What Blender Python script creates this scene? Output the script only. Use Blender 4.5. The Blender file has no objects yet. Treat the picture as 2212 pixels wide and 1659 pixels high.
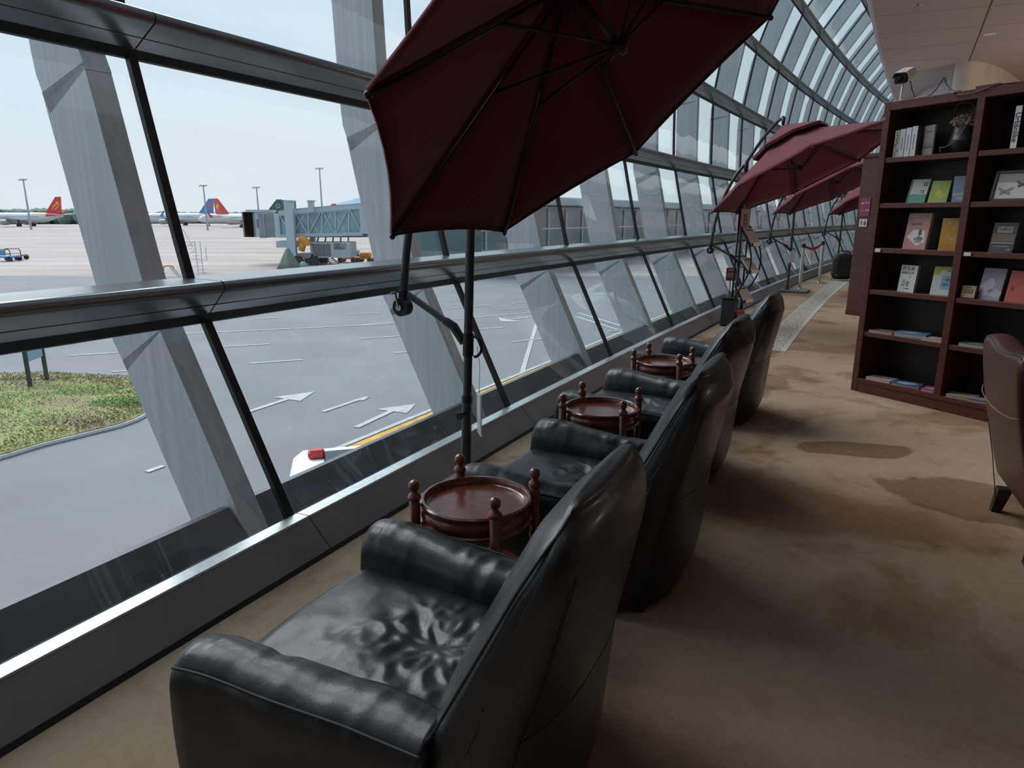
import bpy, bmesh, math, random
from mathutils import Vector, Matrix, noise
random.seed(7)
PI = math.pi
S = bpy.context.scene
COL = S.collection
EYE = 1.55
FPX, PITCH = 1476.5, 0.239708            # focal length in pixels of a 2212 px wide frame, downward pitch

# ------------------------------------------------------------------ camera, world, lights, exposure
cd = bpy.data.cameras.new('camera'); cam = bpy.data.objects.new('camera', cd); COL.objects.link(cam)
cd.sensor_width = 36.0; cd.lens = FPX / 2212 * 36.0; cd.clip_start = .05; cd.clip_end = 6000
cam.location = (0, 0, EYE); cam.rotation_euler = (PI / 2 - PITCH, 0, 0)
S.camera = cam
S.view_settings.view_transform = 'Standard'; S.view_settings.look = 'None'
S.view_settings.gamma = 1.0; S.view_settings.exposure = 0.0
S.view_settings.use_curve_mapping = False

wd = bpy.data.worlds.new('overcast_sky'); S.world = wd; wd.use_nodes = True
nt = wd.node_tree; nt.nodes.clear()
wo = nt.nodes.new('ShaderNodeOutputWorld'); bg = nt.nodes.new('ShaderNodeBackground')
tc = nt.nodes.new('ShaderNodeTexCoord'); sx = nt.nodes.new('ShaderNodeSeparateXYZ')
rp = nt.nodes.new('ShaderNodeValToRGB'); nz = nt.nodes.new('ShaderNodeTexNoise'); mxw = nt.nodes.new('ShaderNodeMix')
mxw.data_type = 'RGBA'; mxw.blend_type = 'MIX'
nt.links.new(tc.outputs['Generated'], sx.inputs[0]); nt.links.new(sx.outputs['Z'], rp.inputs[0])
e = rp.color_ramp.elements
e[0].position = 0.0; e[0].color = (.78, .84, .90, 1)
e[1].position = 1.0; e[1].color = (.30, .55, .84, 1)
k = e.new(.12); k.color = (.74, .84, .92, 1)
k = e.new(.35); k.color = (.56, .76, .93, 1)
mpw = nt.nodes.new('ShaderNodeMapping'); mpw.inputs['Scale'].default_value = (1.2, 1.2, 4)
nt.links.new(tc.outputs['Generated'], mpw.inputs[0]); nt.links.new(mpw.outputs[0], nz.inputs['Vector'])
nz.inputs['Scale'].default_value = 2.0; nz.inputs['Detail'].default_value = 4
rw = nt.nodes.new('ShaderNodeValToRGB'); rw.color_ramp.elements[0].position = .42; rw.color_ramp.elements[1].position = .72
nt.links.new(nz.outputs[0], rw.inputs[0]); mlt = nt.nodes.new('ShaderNodeMath'); mlt.operation = 'MULTIPLY'
mlt.inputs[1].default_value = .55; nt.links.new(rw.outputs[0], mlt.inputs[0])
nt.links.new(mlt.outputs[0], mxw.inputs['Factor']); nt.links.new(rp.outputs[0], mxw.inputs['A'])
mxw.inputs['B'].default_value = (.84, .86, .90, 1)
nt.links.new(mxw.outputs['Result'], bg.inputs['Color']); bg.inputs['Strength'].default_value = 1.07
nt.links.new(bg.outputs[0], wo.inputs[0])

sl = bpy.data.lights.new('soft_daylight', 'SUN'); sl.energy = 4.3; sl.angle = math.radians(52); sl.color = (1, .98, .95)
sun = bpy.data.objects.new('soft_daylight', sl); COL.objects.link(sun)
sd = Vector((.74, -.76, -1.12)); sun.rotation_euler = sd.to_track_quat('-Z', 'Y').to_euler(); sun.location = (-8, 10, 12)

# unseen fill lights added at the right to brighten the soffit and cream wall
for lx, ly, lz, en in ((7.6, 8.2, 1.5, 46), (8.6, 5.2, 1.6, 40), (10.5, 8.6, 2.1, 34)):
    pl = bpy.data.lights.new('fill_light', 'POINT'); pl.energy = en; pl.color = (1, .86, .74); pl.shadow_soft_size = .25
    po_ = bpy.data.objects.new('fill_light', pl); COL.objects.link(po_); po_.location = (lx, ly, lz)

# ------------------------------------------------------------------ plan of the curved glass wall
D0, AZ0, KK = 2.1254, math.radians(26.8734), 0.0050368
def so(s, o, z=0.0):
    """point at run s along the glass wall, o metres outwards from its foot, height z"""
    a = AZ0 + KK * s
    x = -D0 * math.cos(AZ0) + (-math.cos(a) + math.cos(AZ0)) / KK
    y = D0 * math.sin(AZ0) + (math.sin(a) - math.sin(AZ0)) / KK
    return Vector((x - o * math.cos(a), y + o * math.sin(a), z))
def rot(s):
    a = AZ0 + KK * s
    return math.atan2(math.cos(a), math.sin(a))
def ray(u, v):
    a = u - 1106; c = -(v - 829.5)
    return Vector((a, FPX * math.cos(PITCH) + c * math.sin(PITCH), c * math.cos(PITCH) - FPX * math.sin(PITCH)))
def pz(u, v, z):
    d = ray(u, v); return Vector((0, 0, EYE)) + d * ((z - EYE) / d.z)
def py(u, v, y):
    d = ray(u, v); return Vector((0, 0, EYE)) + d * (y / d.y)

# ------------------------------------------------------------------ materials
MATS = {}
def mat(name, col, rough=.6, metal=0., spec=.5, noise_amt=0., nscale=8., nstretch=(1, 1, 1), col2=None,
        bump=0., bscale=60., coat=0., emit=None, estr=0., ramp=(.35, .65), bstretch=(1, 1, 1), sheen=0.):
    if name in MATS: return MATS[name]
    m = bpy.data.materials.new(name); m.use_nodes = True; n = m.node_tree; b = n.nodes['Principled BSDF']
    b.inputs['Base Color'].default_value = (*col, 1); b.inputs['Roughness'].default_value = rough
    b.inputs['Metallic'].default_value = metal; b.inputs['Specular IOR Level'].default_value = spec
    b.inputs['Coat Weight'].default_value = coat; b.inputs['Coat Roughness'].default_value = .15
    if sheen: b.inputs['Sheen Weight'].default_value = sheen
    if emit: b.inputs['Emission Color'].default_value = (*emit, 1); b.inputs['Emission Strength'].default_value = estr
    if noise_amt or col2:
        t = n.nodes.new('ShaderNodeTexCoord'); mp = n.nodes.new('ShaderNodeMapping'); mp.inputs['Scale'].default_value = nstretch
        q = n.nodes.new('ShaderNodeTexNoise'); q.inputs['Scale'].default_value = nscale; q.inputs['Detail'].default_value = 6
        r = n.nodes.new('ShaderNodeValToRGB'); r.color_ramp.elements[0].position = ramp[0]; r.color_ramp.elements[1].position = ramp[1]
        c2 = col2 if col2 else tuple(c * (1 - noise_amt) for c in col)
        r.color_ramp.elements[0].color = (*c2, 1); r.color_ramp.elements[1].color = (*col, 1)
        n.links.new(t.outputs['Object'], mp.inputs[0]); n.links.new(mp.outputs[0], q.inputs['Vector'])
        n.links.new(q.outputs[0], r.inputs[0]); n.links.new(r.outputs[0], b.inputs['Base Color'])
    if bump:
        t = n.nodes.new('ShaderNodeTexCoord'); mp = n.nodes.new('ShaderNodeMapping'); mp.inputs['Scale'].default_value = bstretch
        q = n.nodes.new('ShaderNodeTexNoise'); q.inputs['Scale'].default_value = bscale; q.inputs['Detail'].default_value = 4
        bu = n.nodes.new('ShaderNodeBump'); bu.inputs['Strength'].default_value = bump; bu.inputs['Distance'].default_value = .01
        n.links.new(t.outputs['Object'], mp.inputs[0]); n.links.new(mp.outputs[0], q.inputs['Vector'])
        n.links.new(q.outputs[0], bu.inputs['Height']); n.links.new(bu.outputs[0], b.inputs['Normal'])
    MATS[name] = m; return m

alu = mat('transom_metal', (.25, .265, .27), .27, .75, noise_amt=.15, nscale=3, nstretch=(1, 1, 8))
alu_top = mat('sill_metal', (.80, .82, .83), .33, .8, noise_amt=.2, nscale=30)
gasket = mat('black_gasket', (.012, .012, .013), .45)
kick = mat('kickplate', (.33, .28, .275), .42, .25, noise_amt=.18, nscale=5, bump=.03, bscale=200)
ledge_m = mat('ledge_metal', (.085, .10, .115), .42, .2, noise_amt=.25, nscale=6)
rib_m = mat('weathered_rib', (.52, .56, .60), .42, 0, spec=.75, col2=(.42, .43, .43), nscale=2.2, nstretch=(14, 14, .22), ramp=(.25, .70), bump=.05, bscale=30)
ceil_m = mat('ceiling_plaster', (.52, .47, .46), .8, noise_amt=.06, nscale=1.5)
dark_m = mat('dark_room_wall', (.30, .26, .24), .8)
cream_m = mat('cream_plaster', (.80, .73, .65), .8, noise_amt=.12, nscale=4, bump=.2, bscale=14)
marble_m = mat('grey_marble', (.74, .75, .77), .5, col2=(.52, .53, .56), nscale=3, nstretch=(6, 6, .6))
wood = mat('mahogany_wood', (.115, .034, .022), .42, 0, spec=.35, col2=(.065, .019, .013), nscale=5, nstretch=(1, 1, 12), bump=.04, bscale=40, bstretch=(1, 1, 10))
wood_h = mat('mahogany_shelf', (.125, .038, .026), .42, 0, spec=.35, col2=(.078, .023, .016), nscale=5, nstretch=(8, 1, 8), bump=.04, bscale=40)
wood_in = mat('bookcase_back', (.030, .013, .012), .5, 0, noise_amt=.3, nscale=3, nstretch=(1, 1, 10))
polished = mat('polished_cherry', (.20, .052, .018), .2, 0, col2=(.10, .024, .009), nscale=9, nstretch=(5, 1, 1), coat=.8)
traym = mat('tray_floor', (.16, .036, .014), .24, 0, col2=(.10, .022, .009), nscale=60, coat=.5, bump=.06, bscale=500)
pole_m = mat('umbrella_pole', (.075, .08, .08), .38, .6)
plast = mat('black_plastic', (.012, .012, .013), .4)
steel = mat('brushed_steel', (.55, .54, .52), .3, .9)
base_m = mat('base_plate_stone', (.17, .165, .16), .6, .2, noise_amt=.2, nscale=12)
conc = mat('concrete', (.5, .49, .47), .8)
white_m = mat('white_paint', (.78, .79, .80), .5)
brown_l = mat('brown_leather', (.070, .024, .016), .36, 0, noise_amt=.25, nscale=6, bump=.12, bscale=90, coat=.05)
brown_pipe = mat('brown_piping', (.30, .20, .16), .5)

def leather():
    m = mat('black_leather', (.012, .014, .0155), .36, 0, spec=.5, coat=.16)
    n = m.node_tree; b = n.nodes['Principled BSDF']
    t = n.nodes.new('ShaderNodeTexCoord')
    v = n.nodes.new('ShaderNodeTexVoronoi'); v.feature = 'DISTANCE_TO_EDGE'; v.inputs['Scale'].default_value = 22
    v2 = n.nodes.new('ShaderNodeTexVoronoi'); v2.inputs['Scale'].default_value = 330
    wn = n.nodes.new('ShaderNodeTexNoise'); wn.inputs['Scale'].default_value = 6; wn.inputs['Detail'].default_value = 5
    mx = n.nodes.new('ShaderNodeMix'); mx.data_type = 'VECTOR'; mx.inputs['Factor'].default_value = .12
    n.links.new(t.outputs['Object'], wn.inputs['Vector']); n.links.new(t.outputs['Object'], mx.inputs['A']); n.links.new(wn.outputs['Color'], mx.inputs['B'])
    n.links.new(mx.outputs['Result'], v.inputs['Vector']); n.links.new(t.outputs['Object'], v2.inputs['Vector'])
    rr = n.nodes.new('ShaderNodeValToRGB'); rr.color_ramp.elements[0].position = 0; rr.color_ramp.elements[1].position = .03
    n.links.new(v.outputs['Distance'], rr.inputs[0])
    b1 = n.nodes.new('ShaderNodeBump'); b1.inputs['Strength'].default_value = .07; b1.inputs['Distance'].default_value = .003
    b2 = n.nodes.new('ShaderNodeBump'); b2.inputs['Strength'].default_value = .12; b2.inputs['Distance'].default_value = .001
    b3 = n.nodes.new('ShaderNodeBump'); b3.inputs['Strength'].default_value = .25; b3.inputs['Distance'].default_value = .02
    n.links.new(wn.outputs[0], b3.inputs['Height']); n.links.new(b3.outputs[0], b1.inputs['Normal'])
    n.links.new(rr.outputs[0], b1.inputs['Height']); n.links.new(b1.outputs[0], b2.inputs['Normal']); n.links.new(v2.outputs['Distance'], b2.inputs['Height'])
    n.links.new(b2.outputs[0], b.inputs['Normal'])
    rg = n.nodes.new('ShaderNodeMapRange'); rg.inputs['To Min'].default_value = .31; rg.inputs['To Max'].default_value = .46
    n.links.new(wn.outputs[0], rg.inputs['Value']); n.links.new(rg.outputs[0], b.inputs['Roughness'])
    return m
leather_m = leather()
seam_m = mat('leather_seam', (.008, .008, .009), .6)

def cloth(name, col):
    m = bpy.data.materials.new(name); m.use_nodes = True; n = m.node_tree; b = n.nodes['Principled BSDF']
    b.inputs['Base Color'].default_value = (*col, 1); b.inputs['Roughness'].default_value = .85; b.inputs['Specular IOR Level'].default_value = .2
    b.inputs['Sheen Weight'].default_value = .15
    tr = n.nodes.new('ShaderNodeBsdfTranslucent'); tr.inputs[0].default_value = (*[c * .9 for c in col], 1)
    mx = n.nodes.new('ShaderNodeMixShader'); mx.inputs[0].default_value = .015
    out = n.nodes['Material Output']; n.links.new(b.outputs[0], mx.inputs[1]); n.links.new(tr.outputs[0], mx.inputs[2]); n.links.new(mx.outputs[0], out.inputs[0])
    t = n.nodes.new('ShaderNodeTexCoord'); q = n.nodes.new('ShaderNodeTexNoise'); q.inputs['Scale'].default_value = 2.5; q.inputs['Detail'].default_value = 3
    bu = n.nodes.new('ShaderNodeBump'); bu.inputs['Strength'].default_value = .5; bu.inputs['Distance'].default_value = .03
    n.links.new(t.outputs['Object'], q.inputs['Vector']); n.links.new(q.outputs[0], bu.inputs['Height']); n.links.new(bu.outputs[0], b.inputs['Normal'])
    return m
canvas_m = cloth('burgundy_canvas', (.145, .020, .034))

def glass(name, tint, streaks=True):
    m = bpy.data.materials.new(name); m.use_nodes = True; n = m.node_tree; n.nodes.clear()
    out = n.nodes.new('ShaderNodeOutputMaterial'); tr = n.nodes.new('ShaderNodeBsdfTransparent'); tr.inputs[0].default_value = (*tint, 1)
    gl = n.nodes.new('ShaderNodeBsdfGlossy'); gl.inputs['Roughness'].default_value = .0; gl.inputs['Color'].default_value = (.92, .97, .97, 1)
    lw = n.nodes.new('ShaderNodeLayerWeight'); lw.inputs['Blend'].default_value = .5
    pw = n.nodes.new('ShaderNodeMath'); pw.operation = 'POWER'; pw.inputs[1].default_value = 4.2; n.links.new(lw.outputs['Facing'], pw.inputs[0])
    fr = n.nodes.new('ShaderNodeMath'); fr.operation = 'MULTIPLY_ADD'; fr.inputs[1].default_value = .85; fr.inputs[2].default_value = .07; n.links.new(pw.outputs[0], fr.inputs[0])
    tr_ = n.nodes.new('ShaderNodeValToRGB'); tr_.color_ramp.elements[0].position = .35; tr_.color_ramp.elements[0].color = (*tint, 1); tr_.color_ramp.elements[1].position = .92; tr_.color_ramp.elements[1].color = (.80, .93, .93, 1)
    n.links.new(lw.outputs['Facing'], tr_.inputs[0]); n.links.new(tr_.outputs[0], tr.inputs[0])
    mx = n.nodes.new('ShaderNodeMixShader')
    n.links.new(fr.outputs[0], mx.inputs[0]); n.links.new(tr.outputs[0], mx.inputs[1]); n.links.new(gl.outputs[0], mx.inputs[2])
    t = n.nodes.new('ShaderNodeTexCoord')
    q = n.nodes.new('ShaderNodeTexNoise'); q.inputs['Scale'].default_value = 1.1; q.inputs['Detail'].default_value = 1
    bu = n.nodes.new('ShaderNodeBump'); bu.inputs['Strength'].default_value = .35; bu.inputs['Distance'].default_value = .02
    n.links.new(t.outputs['Object'], q.inputs['Vector']); n.links.new(q.outputs[0], bu.inputs['Height']); n.links.new(bu.outputs[0], gl.inputs['Normal'])
    last = mx
    if streaks:
        df = n.nodes.new('ShaderNodeBsdfDiffuse'); df.inputs[0].default_value = (.75, .74, .72, 1)
        tl = n.nodes.new('ShaderNodeBsdfTranslucent'); tl.inputs[0].default_value = (.8, .8, .8, 1)
        ad = n.nodes.new('ShaderNodeMixShader'); ad.inputs[0].default_value = .7; n.links.new(df.outputs[0], ad.inputs[1]); n.links.new(tl.outputs[0], ad.inputs[2])
        uv = n.nodes.new('ShaderNodeUVMap'); mp = n.nodes.new('ShaderNodeMapping'); mp.inputs['Scale'].default_value = (22, .35, 1)
        w = n.nodes.new('ShaderNodeTexNoise'); w.inputs['Scale'].default_value = 1; w.inputs['Detail'].default_value = 5; w.inputs['Roughness'].default_value = .7
        r = n.nodes.new('ShaderNodeValToRGB'); r.color_ramp.elements[0].position = .5; r.color_ramp.elements[1].position = .8
        r.color_ramp.elements[1].color = (.32, .32, .32, 1)
        w2 = n.nodes.new('ShaderNodeTexNoise'); w2.inputs['Scale'].default_value = .9; w2.inputs['Detail'].default_value = 2
        r2 = n.nodes.new('ShaderNodeValToRGB'); r2.color_ramp.elements[0].position = .5; r2.color_ramp.elements[1].position = .7
        ml = n.nodes.new('ShaderNodeMath'); ml.operation = 'MULTIPLY'
        n.links.new(uv.outputs[0], mp.inputs[0]); n.links.new(mp.outputs[0], w.inputs['Vector']); n.links.new(w.outputs[0], r.inputs[0])
        n.links.new(uv.outputs[0], w2.inputs['Vector']); n.links.new(w2.outputs[0], r2.inputs[0])
        n.links.new(r.outputs[0], ml.inputs[0]); n.links.new(r2.outputs[0], ml.inputs[1])
        m2 = n.nodes.new('ShaderNodeMixShader'); n.links.new(ml.outputs[0], m2.inputs[0]); n.links.new(mx.outputs[0], m2.inputs[1]); n.links.new(ad.outputs[0], m2.inputs[2])
        last = m2
    n.links.new(last.outputs[0], out.inputs[0]); MATS[name] = m; return m
pane_m = glass('window_glass', (.93, .965, .975))

# ------------------------------------------------------------------ mesh helpers
class MB:
    def __init__(s): s.v = []; s.f = []; s.uv = None
    def add(s, vs, fs):
        o = len(s.v); s.v += [Vector(p) for p in vs]; s.f += [tuple(i + o for i in f) for f in fs]; return s
    def box(s, c, d, M=None, bev=0):
        x, y, z = (q / 2 for q in d); c = Vector(c)
        if bev:
            b = min(bev, x * .9, y * .9, z * .9); ring = []
            def rr(hx, hy, h):
                return [(hx, -hy + 0, h), (hx, hy, h), (-hx, hy, h), (-hx, -hy, h)]
            L = []
            for zz, k in ((-z, b), (-z + b, 0), (z - b, 0), (z, b)):
                hx, hy = x - k, y - k; bb = b if k == 0 else b * .5
                L.append([(hx, -hy + bb, zz), (hx, hy - bb, zz), (hx - bb, hy, zz), (-hx + bb, hy, zz), (-hx, hy - bb, zz), (-hx, -hy + bb, zz), (-hx + bb, -hy, zz), (hx - bb, -hy, zz)])
            vs = [Vector(p) for r in L for p in r]; fs = [tuple(range(7, -1, -1)), tuple(range(24, 32))]
            for r in range(3):
                for i in range(8): j = (i + 1) % 8; fs.append((r * 8 + i, r * 8 + j, r * 8 + 8 + j, r * 8 + 8 + i))
        else:
            vs = [Vector(p) for p in ((-x, -y, -z), (x, -y, -z), (x, y, -z), (-x, y, -z), (-x, -y, z), (x, -y, z), (x, y, z), (-x, y, z))]
            fs = [(0, 3, 2, 1), (4, 5, 6, 7), (0, 1, 5, 4), (1, 2, 6, 5), (2, 3, 7, 6), (3, 0, 4, 7)]
        vs = [(M @ (p + c)) if M else (p + c) for p in vs]
        return s.add(vs, fs)
    def bar(s, a, b, w, h=None, up=(0, 0, 1)):
        a = Vector(a); b = Vector(b); h = h or w; d = (b - a); L = d.length; d.normalize(); up = Vector(up)
        if abs(d.dot(up)) > .98: up = Vector((1, 0, 0))
        x = d.cross(up).normalized(); z = x.cross(d)
        vs = []
        for p in (a, b):
            for i, j in ((-1, -1), (1, -1), (1, 1), (-1, 1)): vs.append(p + x * (i * w / 2) + z * (j * h / 2))
        return s.add(vs, [(0, 1, 2, 3), (7, 6, 5, 4), (0, 4, 5, 1), (1, 5, 6, 2), (2, 6, 7, 3), (3, 7, 4, 0)])
    def tube(s, pts, r, n=12, cap=True):
        pts = [Vector(p) for p in pts]; rs = r if isinstance(r, (list, tuple)) else [r] * len(pts)
        prev = None; rings = []
        for i, p in enumerate(pts):
            d = (pts[min(i + 1, len(pts) - 1)] - pts[max(i - 1, 0)]).normalized()
            if prev is None:
                u = Vector((0, 0, 1)) if abs(d.z) < .9 else Vector((1, 0, 0)); x = d.cross(u).normalized()
            else: x = (prev - d * prev.dot(d)).normalized()
            prev = x; y = d.cross(x)
            rings.append([p + (x * math.cos(2 * PI * k / n) + y * math.sin(2 * PI * k / n)) * rs[i] for k in range(n)])
        return s.loft(rings, cap)
    def loft(s, rings, cap=True, closed=True):
        n = len(rings[0]); vs = [p for r in rings for p in r]; fs = []
        for i in range(len(rings) - 1):
            for k in range(n if closed else n - 1):
                j = (k + 1) % n; fs.append((i * n + k, i * n + j, i * n + n + j, i * n + n + k))
        if cap: fs.append(tuple(range(n - 1, -1, -1))); m = (len(rings) - 1) * n; fs.append(tuple(range(m, m + n)))
        return s.add(vs, fs)
    def lathe(s, prof, c=(0, 0, 0), n=24, M=None):
        c = Vector(c)
        rings = [[Vector((r * math.cos(2 * PI * k / n), r * math.sin(2 * PI * k / n), z)) for k in range(n)] for r, z in prof]
        rings = [[(M @ p if M else p) + c for p in R] for R in rings]
        return s.loft(rings, True)
    def prism(s, poly, z0, z1, M=None):
        n = len(poly); vs = [Vector((x, y, z0)) for x, y in poly] + [Vector((x, y, z1)) for x, y in poly]
        if M: vs = [M @ p for p in vs]
        return s.add(vs, [tuple(range(n - 1, -1, -1)), tuple(range(n, 2 * n))] + [(i, (i + 1) % n, n + (i + 1) % n, n + i) for i in range(n)])
    def quad(s, a, b, c, d): return s.add([a, b, c, d], [(0, 1, 2, 3)])
    def sphere(s, c, r, n=12, m=8, sc=(1, 1, 1)):
        prof = [(max(.0005, r * math.sin(PI * i / m)), -r * math.cos(PI * i / m)) for i in range(m + 1)]
        return s.lathe(prof, c, n, Matrix.Diagonal(Vector((*sc, 1))).to_3x3())
def obj(name, mb, m, parent=None, smooth=False, sub=0, solid=0, ang=None):
    me = bpy.data.meshes.new(name)
    off = parent_world(parent) if (parent and not isinstance(parent, tuple)) else None
    me.from_pydata([tuple(v) for v in mb.v], [], mb.f); me.update()
    bm = bmesh.new(); bm.from_mesh(me); bmesh.ops.recalc_face_normals(bm, faces=bm.faces)
    if mb.uv:
        pass
    bm.to_mesh(me); bm.free()
    me.materials.append(m)
    if smooth:
        for p in me.polygons: p.use_smooth = True
        if ang: 
            try: me.set_sharp_from_angle(angle=ang)
            except Exception: pass
    o = bpy.data.objects.new(name, me); COL.objects.link(o)
    if sub: md = o.modifiers.new('subdivision', 'SUBSURF'); md.levels = sub; md.render_levels = sub
    if solid: md = o.modifiers.new('thickness', 'SOLIDIFY'); md.thickness = solid; md.offset = 0
    if parent: 
        o.parent = parent
        if off is not None and parent.get('abs'): o.location = -off if not parent.parent else (0, 0, 0)
    return o
def parent_world(p):
    v = Vector((0, 0, 0))
    while p: v += p.location; p = p.parent
    return v
def tag(o, label=None, cat=None, group=None, kind=None):
    if label: o['label'] = label
    if cat: o['category'] = cat
    if group: o['group'] = group
    if kind: o['kind'] = kind
    return o
def thing(name, label, cat, loc=(0, 0, 0), rz=0., group=None, absolute=False):
    """an Empty at a thing's base; absolute=True: its parts are modelled in world coordinates"""
    o = bpy.data.objects.new(name, None); COL.objects.link(o); o.location = loc; o.rotation_euler = (0, 0, rz)
    o.empty_display_size = .2
    if absolute: o['abs'] = 1
    return tag(o, label, cat, group)
def struct(name, mb, m, parent=None, **k):
    o = obj(name, mb, m, parent, **k)
    if not parent: o['kind'] = 'structure'
    return o
def clone(root, loc, rz, label, group=None):
    r = root.copy(); COL.objects.link(r); r.location = loc; r.rotation_euler = (0, 0, rz); r['label'] = label
    if group: r['group'] = group
    for ch in root.children:
        c = ch.copy(); COL.objects.link(c); c.parent = r
        for g in ch.children:
            d = g.copy(); COL.objects.link(d); d.parent = c
    return r
def text(body, size, m, parent, M, name='lettering', bold=0., align='CENTER', ext=.0006):
    cu = bpy.data.curves.new(name, 'FONT'); cu.body = body; cu.size = size; cu.align_x = align; cu.align_y = 'CENTER'; cu.extrude = ext; cu.offset = bold
    cu.resolution_u = 3
    t = bpy.data.objects.new(name, cu); COL.objects.link(t)
    dg = bpy.context.evaluated_depsgraph_get(); me = bpy.data.meshes.new_from_object(t.evaluated_get(dg))
    bpy.data.objects.remove(t); bpy.data.curves.remove(cu)
    me.transform(M); me.materials.clear(); me.materials.append(m)
    o = bpy.data.objects.new(name, me); COL.objects.link(o)
    if parent: o.parent = parent
    return o
def smoothpath(pts, k=6):
    P = [Vector(p) for p in pts]; out = []
    for i in range(len(P) - 1):
        a, b, c, d = P[max(i - 1, 0)], P[i], P[i + 1], P[min(i + 2, len(P) - 1)]
        for j in range(k):
            t = j / k
            out.append(.5 * ((2 * b) + (c - a) * t + (2 * a - 5 * b + 4 * c - d) * t * t + (3 * b - a - 3 * c + d) * t ** 3))
    out.append(P[-1]); return out

exec_parts = []
# ================================================================== THE GLASS WALL
LV = dict(sill=(.247, .127), T1b=(.696, 1.055), T1t=(.785, 1.267), T2b=(1.013, 2.259), T2t=(1.052, 2.47), T3b=(1.089, 3.548),
          T3t=(1.08, 3.76), T4b=(.911, 4.784), T4t=(.855, 4.99), T5b=(.507, 5.941), T5t=(.395, 6.125), T6b=(-.20, 6.95), T6t=(-.35, 7.10), T7b=(-1.15, 7.72), T7t=(-1.32, 7.82), end=(-2.6, 8.4))
NOSE = dict(T1=(.528, 1.242), T2=(.796, 2.413), T3=(.826, 3.654), T4=(.699, 4.823), T5=(.288, 5.934), T6=(-.42, 6.90), T7=(-1.36, 7.60))
ctrl = [Vector((*LV[n_], 0)) for n_ in LV]
gp = [(p.x, p.y) for p in smoothpath(ctrl, 5)]
def gnormal(i):
    a = gp[max(i - 1, 0)]; b = gp[min(i + 1, len(gp) - 1)]; dx, dz = b[0] - a[0], b[1] - a[1]; L = math.hypot(dx, dz)
    return (dz / L, -dx / L)      # outward
PITCH_S = 2.24
SM = [0.003 + PITCH_S * i for i in range(-1, 21)]      # mullion runs; SM[2] is the near mullion in the photo
SM_FAR = SM[-1]
def gridrib(s0, s1, offs_in, offs_out, prof, mtl, name, par=None, w=None):
    rings = []
    for i, (o, z) in enumerate(prof):
        nx, nzz = PN[i]
        rings.append([so(s0, o + nx * offs_in, z + nzz * offs_in), so(s1, o + nx * offs_in, z + nzz * offs_in),
                      so(s1, o + nx * offs_out, z + nzz * offs_out), so(s0, o + nx * offs_out, z + nzz * offs_out)])
    return struct(name, MB().loft(rings), mtl, par)
PN = [gnormal(i) for i in range(len(gp))]
for i in range(len(SM) - 1):
    s0, s1 = SM[i], SM[i + 1]
    mb = MB(); 
    for (o, z) in gp: mb.v += [so(s0, o, z), so(s1, o, z)]
    for j in range(len(gp) - 1): mb.f.append((2 * j, 2 * j + 1, 2 * j + 3, 2 * j + 2))
    w = struct('window_%d' % (i + 1), mb, pane_m, smooth=True)
    uvl = w.data.uv_layers.new(name='UVMap')
    for lp in w.data.loops:
        vi = lp.vertex_index; j = vi // 2; uvl.data[lp.index].uv = ((s0 if vi % 2 == 0 else s1), gp[j][1] + (i * 3.7))
    tag(w, 'curved glass bay of the window wall')
    mull = gridrib(s1 - .022, s1 + .022, -.03, -.002, gp, gasket, 'mullion', w)
for i in range(len(SM)):
    if i < 1: continue
    # fin: starts below floor level
    prof = [(-.9, -2.2), (-.25, -.9)] + gp[:-4]
    keep = PN; PN = [keep[0], keep[0]] + keep[:-4]
    o = gridrib(SM[i] - .05, SM[i] + .08, .26, .64, prof, rib_m, 'trim_%d' % (20 + i))
    PN = keep
    tag(o, 'weathered pale vertical fin standing outside the glass')
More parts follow.
